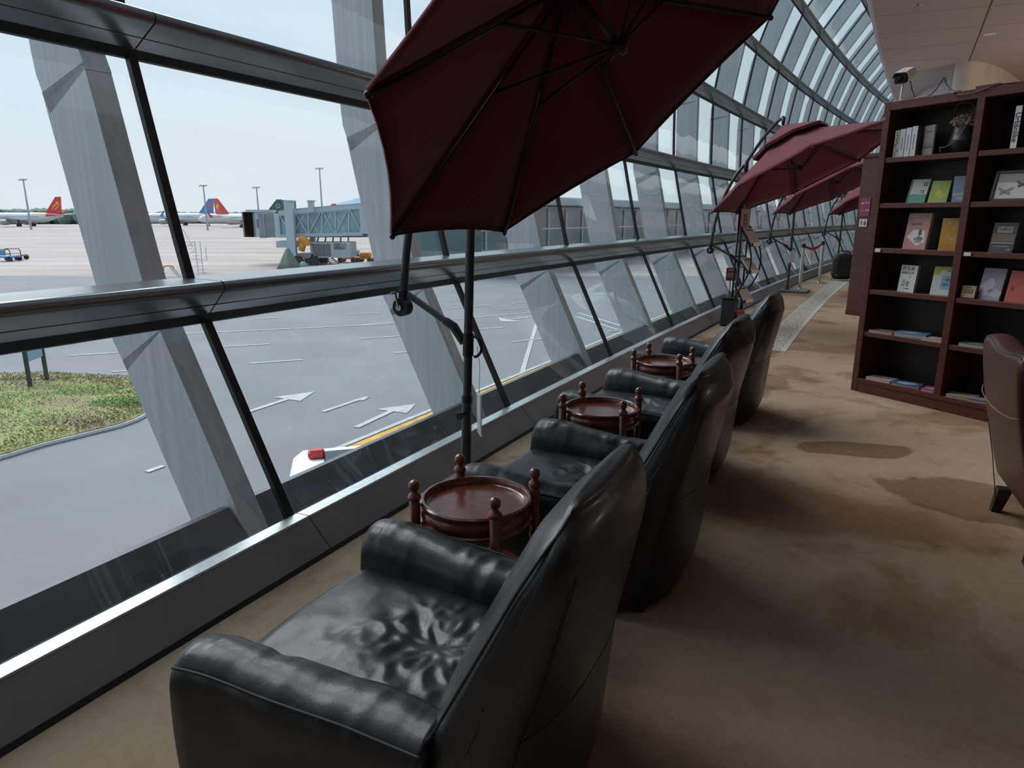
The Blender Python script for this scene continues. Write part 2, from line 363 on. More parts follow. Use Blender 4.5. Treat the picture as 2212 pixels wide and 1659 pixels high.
# transoms: section in (o, z)
def transom(n_, b, t, nose, shell=alu):
    (bo, bz), (to, tz), (no, nzv) = b, t, nose
    d = Vector((no - (bo + to) / 2, nzv - (bz + tz) / 2)).normalized(); up = Vector((-d.y, d.x)); 
    if up.y < 0: up = -up
    r = .030; c = Vector((no, nzv)) - d * r
    arc = [c + r * (up * math.sin(a) + d * math.cos(a)) for a in (PI / 2, PI / 3, PI / 6, 0, -PI / 6, -PI / 3, -PI / 2)]
    arc = arc + []
    sec = [Vector((to + .01, tz))] + arc + [Vector((bo + .012, bz + .018)) + d * .05, Vector((bo + .012, bz + .018))]
    root = None; mb = MB()
    for i in range(len(SM) - 1):
        a_, b_ = SM[i] + .004, SM[i + 1] - .004
        rings = [[so(q, p.x, p.y) for p in sec] for q in (a_, (a_ + b_) / 2, b_)]
        mb.loft(rings)
    o = struct('trim_%d' % n_, mb, shell, smooth=True, ang=.6)
    # dark reveal strip where it meets the glass, and the groove line
    g = MB()
    gs = [Vector((bo, bz - .004)), Vector((bo + .02, bz + .03)), Vector((bo + .02, bz + .03)) + d * .08, Vector((bo, bz - .004)) + d * .02]
    rings = [[so(SM[0] + (SM_FAR - SM[0]) * q / 60, p.x, p.y) for p in gs] for q in range(61)]; g.loft(rings)
    inner = [Vector((to, tz - .012)), c + up * (r * .7), c - up * (r * .7), Vector((bo + .02, bz + .03))]
    rings = [[so(SM[0] + (SM_FAR - SM[0]) * q / 60, p.x, p.y) for p in inner] for q in range(61)]; g.loft(rings)
    obj('shadow_gap', g, gasket, o)
    # groove along the lower face
    m1 = (arc[-1] + sec[-2]) / 2; g2 = MB()
    dd = (sec[-2] - arc[-1]).normalized(); nn = Vector((dd.y, -dd.x))
    if nn.y > 0: nn = -nn
    qs = [m1 - dd * .002 + nn * .001, m1 + dd * .002 + nn * .001, m1 + dd * .002 - nn * .004, m1 - dd * .002 - nn * .004]
    rings = [[so(SM[0] + (SM_FAR - SM[0]) * q / 60, p.x, p.y) for p in qs] for q in range(61)]; g2.loft(rings)
    obj('groove_line', g2, gasket, o)
    return o
for n_, key in enumerate(('T1', 'T2', 'T3', 'T4', 'T5', 'T6', 'T7')):
    transom(n_ + 2, LV[key + 'b'], LV[key + 't'], NOSE[key])
# kickplate and sill
mb = MB(); mb2 = MB(); g = MB()
for i in range(len(SM) - 1):
    a_, b_ = SM[i] + .003 + .03, SM[i + 1] - .003 + .03
    sec = [(0, .0), (.134, .145), (.15, .145), (.15, -.02), (0, -.02)]
    mb.loft([[so(q, *p) for p in sec] for q in (a_, (a_ + b_) / 2, b_)])
    sec = [(.132, .147), (.137, .154), (.214, .150), (.218, .140), (.15, .13)]
    mb2.loft([[so(q, *p) for p in sec] for q in (a_, (a_ + b_) / 2, b_)])
sec = [(.16, .12), (.262, .118), (.262, .05), (.16, .05)]
g.loft([[so(SM[0] + (SM_FAR - SM[0]) * q / 60, *p) for p in sec] for q in range(61)])
sec = [(.01, .0), (.14, .138), (.14, .0)]
g.loft([[so(SM[0] + (SM_FAR - SM[0]) * q / 60, *p) for p in sec] for q in range(61)])
sec = [(-.012, .0), (.004, .018), (.02, .0)]
g.loft([[so(SM[0] + (SM_FAR - SM[0]) * q / 60, *p) for p in sec] for q in range(61)])
bb = struct('baseboard_left', mb, kick); obj('sill', mb2, alu_top, bb, smooth=True, ang=.5); obj('shadow_gap', g, gasket, bb)
# outside ledge between the fins
for i in range(len(SM) - 1):
    a_, b_ = SM[i] + .085, SM[i + 1] - .055
    sec = [(.30, -.20), (.588, .138), (.64, .13), (.70, -.7), (.30, -.7)]
    tag(struct('trim_%d' % (50 + i), MB().loft([[so(q, *p) for p in sec] for q in (a_, (a_ + b_) / 2, b_)]), ledge_m), 'dark grey sloping metal ledge panel outside the glass')

# ================================================================== FLOOR, CEILING, ROOM
def carpet():
    m = bpy.data.materials.new('stained_carpet'); m.use_nodes = True; n = m.node_tree; b = n.nodes['Principled BSDF']
    b.inputs['Roughness'].default_value = .95; b.inputs['Specular IOR Level'].default_value = .1
    t = n.nodes.new('ShaderNodeTexCoord')
    def nn(scale, det, rough=.5, stretch=(1, 1, 1), dist=0):
        mp = n.nodes.new('ShaderNodeMapping'); mp.inputs['Scale'].default_value = stretch; n.links.new(t.outputs['Object'], mp.inputs[0])
        q = n.nodes.new('ShaderNodeTexNoise'); q.inputs['Scale'].default_value = scale; q.inputs['Detail'].default_value = det; q.inputs['Roughness'].default_value = rough
        q.inputs['Distortion'].default_value = dist; n.links.new(mp.outputs[0], q.inputs['Vector']); return q
    def ramp(src, p0, p1, c0, c1):
        r = n.nodes.new('ShaderNodeValToRGB'); r.color_ramp.elements[0].position = p0; r.color_ramp.elements[1].position = p1
        r.color_ramp.elements[0].color = (*c0, 1); r.color_ramp.elements[1].color = (*c1, 1); n.links.new(src, r.inputs[0]); return r
    def mul(a, b_, f=1.):
        x = n.nodes.new('ShaderNodeMix'); x.data_type = 'RGBA'; x.blend_type = 'MULTIPLY'; x.inputs['Factor'].default_value = f
        n.links.new(a, x.inputs['A']); n.links.new(b_, x.inputs['B']); return x.outputs['Result']
    base = ramp(nn(1.1, 3).outputs[0], .3, .7, (.37, .262, .18), (.44, .33, .24)).outputs[0]
    st = ramp(nn(.9, 6, .55, (1, 1, 1), .6).outputs[0], .53, .60, (1, 1, 1), (.72, .60, .51)).outputs[0]
    st2 = ramp(nn(3.2, 5, .6, (1, 1, 1), .4).outputs[0], .56, .70, (1, 1, 1), (.78, .72, .66)).outputs[0]
    fib = ramp(nn(16, 8, .8, (1.6, 1, 1), .3).outputs[0], .30, .66, (.80, .78, .76), (1.0, 1.0, 1.0)).outputs[0]
    fine = ramp(nn(260, 3, .8).outputs[0], .3, .7, (.72, .72, .72), (1.15, 1.15, 1.15)).outputs[0]
    c = mul(mul(mul(mul(base, st), st2), fib), fine)
    # two distinct old spill marks with their own outlines
    def spot(cx, cy, rx, ry, ang, col):
        mp = n.nodes.new('ShaderNodeMapping'); mp.vector_type = 'TEXTURE'; mp.inputs['Location'].default_value = (cx, cy, 0); mp.inputs['Scale'].default_value = (rx, ry, 100); mp.inputs['Rotation'].default_value = (0, 0, ang)
        n.links.new(t.outputs['Object'], mp.inputs[0]); ln = n.nodes.new('ShaderNodeVectorMath'); ln.operation = 'LENGTH'; n.links.new(mp.outputs[0], ln.inputs[0])
        w = nn(2.6, 4); ad = n.nodes.new('ShaderNodeMath'); ad.operation = 'MULTIPLY_ADD'; ad.inputs[1].default_value = .9; n.links.new(w.outputs[0], ad.inputs[0]); n.links.new(ln.outputs['Value'], ad.inputs[2])
        hf = n.nodes.new('ShaderNodeMath'); hf.operation = 'MULTIPLY'; hf.inputs[1].default_value = .5; n.links.new(ad.outputs[0], hf.inputs[0])
        return ramp(hf.outputs[0], .69, .73, col, (1, 1, 1)).outputs[0]
    c = mul(c, spot(2.36, 4.46, .40, .17, -.15, (.56, .46, .42)))
    c = mul(c, spot(2.72, 3.55, .62, .34, -.4, (.60, .50, .42)))
    c = mul(c, spot(2.55, 8.0, 1.2, .55, 1.0, (.66, .58, .50)))
    c = mul(c, spot(2.05, 6.3, .75, .45, .6, (.70, .60, .50)))
    n.links.new(c, b.inputs['Base Color'])
    bu = n.nodes.new('ShaderNodeBump'); bu.inputs['Strength'].default_value = .5; bu.inputs['Distance'].default_value = .006
    n.links.new(nn(160, 4, .7, (1, 1.6, 1)).outputs[0], bu.inputs['Height']); n.links.new(bu.outputs[0], b.inputs['Normal'])
    return m
carpet_m = carpet()
mb = MB(); NS = 60
for i in range(NS + 1):
    s = SM[0] + (SM_FAR - SM[0]) * i / NS
    mb.v += [so(s, .02, 0), so(s, -9.5, 0), so(s, .02, -.3), so(s, -9.5, -.3)]
for i in range(NS):
    a = 4 * i; mb.f += [(a, a + 1, a + 5, a + 4), (a + 2, a + 6, a + 7, a + 3), (a, a + 4, a + 6, a + 2), (a + 1, a + 3, a + 7, a + 5)]
mb.f += [(0, 2, 3, 1), (4 * NS, 4 * NS + 1, 4 * NS + 3, 4 * NS + 2)]
floor = struct('floor', mb, carpet_m)
# patterned border strip woven into the carpet
def border_mat():
    m = bpy.data.materials.new('carpet_border'); m.use_nodes = True; n = m.node_tree; b = n.nodes['Principled BSDF']; b.inputs['Roughness'].default_value = .95
    t = n.nodes.new('ShaderNodeTexCoord'); v = n.nodes.new('ShaderNodeTexVoronoi'); v.inputs['Scale'].default_value = 7
    w = n.nodes.new('ShaderNodeMath'); w.operation = 'SINE'; mu = n.nodes.new('ShaderNodeMath'); mu.operation = 'MULTIPLY'; mu.inputs[1].default_value = 26
    n.links.new(t.outputs['Object'], v.inputs['Vector']); n.links.new(v.outputs['Distance'], mu.inputs[0]); n.links.new(mu.outputs[0], w.inputs[0])
    r = n.nodes.new('ShaderNodeValToRGB'); r.color_ramp.elements[0].position = .55; r.color_ramp.elements[0].color = (.40, .36, .30, 1); r.color_ramp.elements[1].position = .8; r.color_ramp.elements[1].color = (.16, .12, .09, 1)
    n.links.new(w.outputs[0], r.inputs[0]); n.links.new(r.outputs[0], b.inputs['Base Color']); return m
mb = MB(); e1 = MB()
for i in range(40):
    for k_, (B, oa, ob) in enumerate(((mb, -.82 + .012 * i * .55, -1.10 + .012 * i * .5), (e1, 0, 0))):
        pass
def strip(B, f0, f1, h, s0=8.6, s1=24, n=40):
    b0 = len(B.v)
    for i in range(n + 1):
        s = s0 + (s1 - s0) * i / n
        B.v += [so(s, f0(s), h), so(s, f1(s), h)]
    for i in range(n): B.f.append((b0 + 2 * i, b0 + 2 * i + 1, b0 + 2 * i + 3, b0 + 2 * i + 2))
fo = lambda s: -.83 + .027 * (s - 11.4)
strip(mb, fo, lambda s: fo(s) - .27, .003); strip(e1, lambda s: fo(s) - .27, lambda s: fo(s) - .33, .004); strip(e1, lambda s: fo(s) + .02, lambda s: fo(s), .004)
obj('border_strip', mb, border_mat(), floor); obj('border_edge', e1, mat('border_edge', (.42, .40, .36), .95), floor)

# ceiling of the lounge: soffit with a rounded lip
CE_O, CE_Z = -1.66, 3.70
mb = MB()
lip = [(CE_O, 4.2), (CE_O + .0, 3.80), (CE_O - .02, 3.74), (CE_O - .07, 3.703), (CE_O - .16, 3.70), (-9.5, 3.70), (-9.5, 4.2)]
rings = [[so(SM[0] + (SM_FAR - SM[0]) * q / 60, *p) for p in lip] for q in range(61)]; mb.loft(rings)
ceiling = struct('ceiling', mb, ceil_m, smooth=True, ang=.5)
seam = MB()
a_, b_ = pz(2093, 133, 3.7), pz(2144, 0, 3.7); dv = (b_ - a_).normalized()
seam.bar(a_ - dv * 9 + Vector((0, 0, .0)), a_ + dv * 14, .012, .006)
obj('panel_seam', seam, gasket, ceiling)
ws = MB()
for q in range(0, 34):
    s = 3 + q * .9
    ws.bar(so(s, CE_O - .1, 3.699), so(s + .5, CE_O - 3.2, 3.699), .02, .002)
obj('panel_joint', ws, mat('ceiling_joint', (.46, .415, .405), .8), ceiling)
# far side and ends of the hall
mb = MB().loft([[so(SM[0] + (SM_FAR - SM[0]) * q / 60, *p) for p in ((-9.5, -.3), (-9.5, 9.5), (-9.7, 9.5), (-9.7, -.3))] for q in range(61)])
struct('wall_right', mb, dark_m)
mb = MB(); P = [so(SM[0], o, z) for o, z in ((1.1, -.3), (1.1, 8.6), (-9.6, 8.6), (-9.6, -.3))]; mb.add(P + [p + Vector((-.1, -.2, 0)) for p in P], [(0, 1, 2, 3), (4, 7, 6, 5), (0, 4, 5, 1), (1, 5, 6, 2), (2, 6, 7, 3), (3, 7, 4, 0)])
struct('wall_back', mb, dark_m)
mb = MB(); P = [so(SM_FAR, o, z) for o, z in ((1.1, -.3), (1.1, 8.6), (-9.6, 8.6), (-9.6, -.3))]; mb.add(P + [p + Vector((.1, .2, 0)) for p in P], [(0, 1, 2, 3), (4, 7, 6, 5), (0, 4, 5, 1), (1, 5, 6, 2), (2, 6, 7, 3), (3, 7, 4, 0)])
struct('wall_far', mb, dark_m)
mb = MB().loft([[so(SM[0] + (SM_FAR - SM[0]) * q / 60, *p) for p in ((-2.55, 8.38), (-9.6, 8.6), (-9.6, 8.8), (-2.55, 8.6))] for q in range(61)])
struct('roof', mb, dark_m)
# curved partition reaching the soffit behind the bookcase
def vwall(pts, th, z0, z1, m, name):
    c = smoothpath([(*p, 0) for p in pts], 6); mb = MB(); R = []
    for i, p in enumerate(c):
        d = (c[min(i + 1, len(c) - 1)] - c[max(i - 1, 0)]).normalized(); nrm = Vector((-d.y, d.x, 0))
        R.append([Vector((p.x, p.y, z0)), Vector((p.x, p.y, z1)), Vector((p.x, p.y, z1)) + nrm * th, Vector((p.x, p.y, z0)) + nrm * th])
    return struct(name, mb.loft(R), m, smooth=True, ang=.6)
vwall([(9.6, 13.2), (8.47, 12.17), (7.4, 11.1), (6.75, 10.6), (6.50, 10.52), (6.42, 10.70), (6.6, 11.0)], -.12, 0, 3.71, cream_m, 'wall_inner_1')
vwall([(6.5, 11.0), (6.9, 11.4), (7.12, 12.2), (7.28, 13.0), (7.6, 13.9)], -.12, 0, 3.71, marble_m, 'wall_inner_2')
# warm recessed downlights
def downlight(x, y, label):
    t = thing('ceiling_light', label, 'ceiling light', (x, y, 3.7), group='warm recessed downlights over the lounge')
    obj('trim_ring', MB().lathe([(.045, -.001), (.07, -.001), (.07, -.012), (.045, -.012)], n=20), white_m, t, smooth=True, ang=.5)
    obj('lamp_face', MB().lathe([(.001, -.004), (.046, -.004), (.046, -.002), (.001, -.002)], n=20), mat('warm_lamp', (1, .8, .5), .5, emit=(1, .62, .28), estr=45), t)
    l = bpy.data.lights.new('downlight', 'SPOT'); l.energy = 7; l.color = (1, .74, .52); l.spot_size = 1.5; l.spot_blend = .8; l.shadow_soft_size = .06
    lo = bpy.data.objects.new('lamp_light', l); COL.objects.link(lo); lo.parent = t; lo.location = (0, 0, -.02)
for s in (1.2, 3.6, 6.0, 8.4, 10.8, 13.2, 15.6):
    for o in (-2.9, -5.2):
        p = so(s, o); downlight(p.x, p.y, 'round warm recessed downlight in the lounge ceiling')
#PART2
# ================================================================== OUTSIDE: apron, road, planes
GZ = -2.8
def ground_mat():
    m = bpy.data.materials.new('apron_surface'); m.use_nodes = True; n = m.node_tree; b = n.nodes['Principled BSDF']
    b.inputs['Specular IOR Level'].default_value = .3
    t = n.nodes.new('ShaderNodeTexCoord')
    def nn(scale, det, stretch=(1, 1, 1), rough=.55, dist=0):
        mp = n.nodes.new('ShaderNodeMapping'); mp.inputs['Scale'].default_value = stretch; n.links.new(t.outputs['Object'], mp.inputs[0])
        q = n.nodes.new('ShaderNodeTexNoise'); q.inputs['Scale'].default_value = scale; q.inputs['Detail'].default_value = det; q.inputs['Roughness'].default_value = rough; q.inputs['Distortion'].default_value = dist
        n.links.new(mp.outputs[0], q.inputs['Vector']); return q.outputs[0]
    def ramp(src, p0, p1, c0, c1):
        r = n.nodes.new('ShaderNodeValToRGB'); r.color_ramp.elements[0].position = p0; r.color_ramp.elements[1].position = p1
        r.color_ramp.elements[0].color = (*c0, 1); r.color_ramp.elements[1].color = (*c1, 1); n.links.new(src, r.inputs[0]); return r.outputs[0]
    def mix(a, b_, f, bl='MIX'):
        x = n.nodes.new('ShaderNodeMix'); x.data_type = 'RGBA'; x.blend_type = bl
        for s_, v_ in (('A', a), ('B', b_), ('Factor', f)):
            if isinstance(v_, (int, float)): x.inputs[s_].default_value = v_
            else: n.links.new(v_, x.inputs[s_])
        return x.outputs['Result']
    asph = ramp(nn(.35, 5), .3, .7, (.195, .197, .205), (.24, .242, .25))
    conc_ = ramp(nn(.05, 6, (.5, 4, 1), .6), .35, .68, (.345, .285, .26), (.47, .405, .37))
    sx = n.nodes.new('ShaderNodeSeparateXYZ'); n.links.new(t.outputs['Object'], sx.inputs[0])
    far = ramp(sx.outputs['Y'], 0, 1, (0, 0, 0), (1, 1, 1))
    mr = n.nodes.new('ShaderNodeMapRange'); mr.inputs['From Min'].default_value = YA; mr.inputs['From Max'].default_value = YA + .6; n.links.new(sx.outputs['Y'], mr.inputs['Value'])
    c = mix(asph, conc_, mr.outputs[0])
    c = mix(c, ramp(nn(70, 2), .3, .7, (.82, .82, .82), (1.12, 1.12, 1.12)), 1.0, 'MULTIPLY')
    wet = ramp(nn(.22, 6, (1, 1, 1), .5, .5), .60, .64, (0, 0, 0), (1, 1, 1))
    near = n.nodes.new('ShaderNodeMapRange'); near.inputs['From Min'].default_value = 14; near.inputs['From Max'].default_value = 11; n.links.new(sx.outputs['Y'], near.inputs['Value'])
    wf = n.nodes.new('ShaderNodeMath'); wf.operation = 'MULTIPLY'; n.links.new(wet, wf.inputs[0]); n.links.new(near.outputs[0], wf.inputs[1])
    c = mix(c, ramp(nn(8, 2), .3, .7, (.12, .12, .125), (.15, .15, .16)), wf.outputs[0])
    rg = n.nodes.new('ShaderNodeMapRange'); rg.inputs['To Min'].default_value = .85; rg.inputs['To Max'].default_value = .12; n.links.new(wf.outputs[0], rg.inputs['Value'])
    n.links.new(c, b.inputs['Base Color']); n.links.new(rg.outputs[0], b.inputs['Roughness']); return m
YA = pz(0, 597, GZ).y
mb = MB(); mb.add([(-2500, -60, GZ), (2500, -60, GZ), (2500, 6000, GZ), (-2500, 6000, GZ)], [(0, 1, 2, 3)])
apron = struct('apron_ground', mb, ground_mat())
paint = mat('road_paint', (.50, .51, .52), .8, noise_amt=.25, nscale=5)
ypaint = mat('yellow_paint', (.66, .36, .06), .8, noise_amt=.3, nscale=3)
def gline(u0, v0, u1, v1, w=.12, m=paint, name='lane_marking', h=.012):
    a = pz(u0, v0, GZ + h); b_ = pz(u1, v1, GZ + h); obj(name, MB().bar(a, b_, w, .012), m, apron)
for q in [(150, 768, 254, 762), (243, 803, 272, 801), (401, 721, 860, 699), (547, 689, 606, 686), (482, 749, 584, 743), (540, 785, 654, 777),
          (698, 889, 793, 857), (751, 679, 820, 676), (775, 732, 864, 726), (852, 762, 885, 760), (780, 702, 861, 696), (972, 690, 1151, 675), (1032, 711, 1089, 707),
          (1081, 669, 1148, 664), (1105, 656, 1145, 653), (1105, 739, 1175, 731), (1312, 716, 1346, 713), (317, 1019, 353, 1006), (780, 865, 794, 857), (966, 650, 1010, 647), (1240, 640, 1330, 634), (965, 667, 1060, 659)]:
    gline(*q)
gline(1125, 815, 1159, 699, .14); gline(1249, 676, 1343, 704, .15); gline(1245, 684, 1335, 712, .15)
gline(0, 596, 395, 590, .15)
def garrow(s0, s1, tip, w=.14, hw=.42):
    a = pz(*s0, GZ + .012); b_ = pz(*s1, GZ + .012); t = pz(*tip, GZ + .012); d = (b_ - a).normalized(); n_ = Vector((-d.y, d.x, 0))
    mb = MB().bar(a, b_, w, .012); mb.add([b_ + n_ * hw, b_ - n_ * hw, t], [(0, 1, 2)]); obj('arrow_marking', mb, paint, apron)
garrow((535, 890), (620, 862), (681, 845)); garrow((770, 923), (845, 888), (899, 872)); garrow((1160, 683), (1100, 690), (1082, 694), hw=.8)
# white kerb line and yellow strip at the foot of the building
p0 = pz(780, 950, GZ); p1 = pz(1279, 745, GZ); d = (p1 - p0).normalized(); n_ = Vector((d.y, -d.x, 0))
obj('kerb_line', MB().bar(p0 - d * 1.0 + Vector((0, 0, .02)), p1 + d * 12 + Vector((0, 0, .02)), .12, .03), paint, apron)
obj('yellow_strip', MB().bar(p0 - d * .7 + n_ * .42 + Vector((0, 0, .02)), p1 + d * 12 + n_ * .42 + Vector((0, 0, .02)), .62, .02), ypaint, apron)
obj('walkway', MB().bar(p0 - d * 9 + n_ * 1.9 + Vector((0, 0, .01)), p1 + d * 12 + n_ * 1.9 + Vector((0, 0, .01)), 2.0, .01), mat('dark_asphalt', (.06, .06, .065), .9), apron)

# grass island
gpts = [pz(u, v, GZ) for u, v in ((-160, 800), (0, 814), (85, 812), (200, 817), (290, 824), (330, 850), (318, 895), (270, 920), (210, 936), (90, 966), (0, 993), (-160, 1030))]
kerb = MB(); loop = gpts + [gpts[0]]
kerb.tube([p + Vector((0, 0, .03)) for p in smoothpath(loop, 5)], .05, 6, False)
obj('island_kerb', kerb, conc, apron)
gm = mat('grass', (.30, .30, .10), .9, col2=(.24, .19, .10), nscale=.9, ramp=(.38, .60), bump=.8, bscale=30)
gb = MB(); sp = smoothpath(loop, 5)[:-1]; cen = sum(sp, Vector()) / len(sp)
rings = []
for f, h in ((1, .02), (.985, .09), (.9, .11), (.6, .13), (.3, .14), (.02, .14)): rings.append([cen + (p - cen) * f + Vector((0, 0, h)) for p in sp])
gb.loft(rings)
rnd = random.Random(3)
def inside(x, y):
    c = False; n2 = len(sp)
    for i in range(n2):
        a, b_ = sp[i], sp[(i + 1) % n2]
        if (a.y > y) != (b_.y > y) and x < (b_.x - a.x) * (y - a.y) / (b_.y - a.y) + a.x: c = not c
    return c
xs = [p.x for p in sp]; ys = [p.y for p in sp]; cnt = 0
while cnt < 15000:
    x, y = rnd.uniform(min(xs), max(xs)), rnd.uniform(min(ys), max(ys))
    if not inside(x, y): continue
    cnt += 1; a = rnd.uniform(0, PI); h = rnd.uniform(.02, .045); w = .022; z = GZ + .12
    gb.add([(x - w * math.cos(a), y - w * math.sin(a), z), (x + w * math.cos(a), y + w * math.sin(a), z), (x + rnd.uniform(-.05, .05), y + rnd.uniform(-.05, .05), z + h)], [(0, 1, 2)])
grs = tag(obj('grass', gb, gm), 'green and brownish grass on the island beside the road', 'grass', kind='stuff')
cl = MB(); rnd = random.Random(5)
for cx, cy, r_ in ((35, 845, .9), (20, 905, .8), (190, 845, .5), (255, 870, .4), (10, 870, .7)):
    c = pz(cx, cy, GZ + .13)
    for i in range(420):
        a = rnd.uniform(0, 2 * PI); q = r_ * math.sqrt(rnd.random()); p = c + Vector((q * 1.6 * math.cos(a), q * math.sin(a), rnd.uniform(.0, .07))); t = rnd.uniform(0, 6.28); w = .05
        cl.add([p, p + Vector((w * math.cos(t), w * math.sin(t), .03)), p + Vector((w * .7 * math.cos(t + 1), w * .7 * math.sin(t + 1), -.01))], [(0, 1, 2)])
obj('clover_patch', cl, mat('clover', (.16, .34, .08), .8), grs)
# sign on the grass
A = pz(66, 838, GZ + .1); B = pz(102, 822, GZ + .1)
t = thing('notice_board', 'light blue notice board on two dark posts in the grass island', 'sign', A, math.atan2(B.y - A.y, B.x - A.x)); wB = (B - A).length
dk = mat('dark_post', (.03, .04, .045), .6)
for x in (0, wB): obj('post', MB().box((x, 0, .62), (.09, .07, 1.24)), dk, t)
bd = obj('board', MB().box((wB / 2, -.01, .98), (wB - .1, .03, .62), bev=.01), mat('board_blue', (.28, .48, .66), .5), t)
RX = Matrix.Rotation(PI / 2, 4, 'X')
text('A320  B737\nPUSH BACK TO TAXIWAY\nHOLD SHORT OF LINE', .07, mat('board_ink', (.05, .10, .25), .5), bd, Matrix.Translation((wB / 2, -.03, 1.02)) @ RX)

# trees and hills
rnd = random.Random(11); tb = MB()
def treeline(u0, u1, y, top, n):
    for i in range(n):
        u = u0 + (u1 - u0) * (i + rnd.random()) / n; p = py(u, 478, y + rnd.uniform(0, 50)); hz = py(u, top + rnd.uniform(-2, 7), p.y).z - GZ
        r = hz * .55; mr_ = 5; nr = 7
        prof = [(max(.05, r * math.sin(PI * i2 / mr_) * rnd.uniform(.75, 1.15)), r * 1.0 - r * math.cos(PI * i2 / mr_) * 1.0 - r * .15) for i2 in range(mr_ + 1)]
        tb.lathe(prof, (p.x, p.y, GZ), nr)
treeline(-500, 230, 430, 451, 260); treeline(230, 900, 470, 459, 260); treeline(900, 2300, 500, 464, 120)
tag(obj('tree_line', tb, mat('far_trees', (.17, .25, .19), .9, noise_amt=.35, nscale=.12)), 'low green line of trees along the far edge of the airfield', 'trees', kind='stuff')
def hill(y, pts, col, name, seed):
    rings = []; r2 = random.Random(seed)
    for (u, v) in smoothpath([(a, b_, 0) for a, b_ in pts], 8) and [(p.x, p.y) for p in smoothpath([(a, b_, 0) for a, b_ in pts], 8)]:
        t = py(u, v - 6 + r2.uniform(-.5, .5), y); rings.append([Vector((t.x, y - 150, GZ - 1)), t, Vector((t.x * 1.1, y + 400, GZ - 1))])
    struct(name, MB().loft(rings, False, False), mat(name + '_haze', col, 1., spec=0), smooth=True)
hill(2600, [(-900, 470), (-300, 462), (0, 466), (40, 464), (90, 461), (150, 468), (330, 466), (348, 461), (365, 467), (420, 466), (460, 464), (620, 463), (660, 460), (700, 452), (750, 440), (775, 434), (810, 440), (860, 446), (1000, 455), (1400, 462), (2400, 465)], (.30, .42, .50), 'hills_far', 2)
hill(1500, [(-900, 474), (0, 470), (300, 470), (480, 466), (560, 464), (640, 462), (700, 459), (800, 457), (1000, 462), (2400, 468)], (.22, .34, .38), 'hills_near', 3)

# light masts
mast_m = mat('mast_grey', (.33, .36, .40), .6)
for i, (u, v, y, lab) in enumerate(((50, 388, 250, 'tall grey floodlight mast behind the red tail of the nearest airliner'), (439, 401, 235, 'floodlight mast rising left of the blue and red aircraft tails'),
                                    (554, 405, 240, 'floodlight mast standing just left of the boarding bridge cabin'), (690, 364, 200, 'tallest floodlight mast rising above the glazed boarding bridge'))):
    p = py(u, v, y); t = thing('floodlight_mast', lab, 'light mast', (p.x, p.y, GZ), group='floodlight masts on the apron'); h = p.z - GZ; k_ = y / 250
    obj('pole', MB().tube([(0, 0, 0), (0, 0, h * .5), (0, 0, h)], [.38 * k_, .3 * k_, .2 * k_], 8), mast_m, t)
    hd = MB(); hd.tube([(-1.3 * k_, 0, h), (1.3 * k_, 0, h)], .07 * k_, 6)
    obj('crossarm', hd, mast_m, t)
    for q in range(6):
        a = (q - 2.5) * .5 * k_; obj('floodlight', MB().box((a, -.3 * k_, h + (.12 if q % 2 else -.2) * k_), (.4 * k_, .5 * k_, .28 * k_)), mast_m, t)

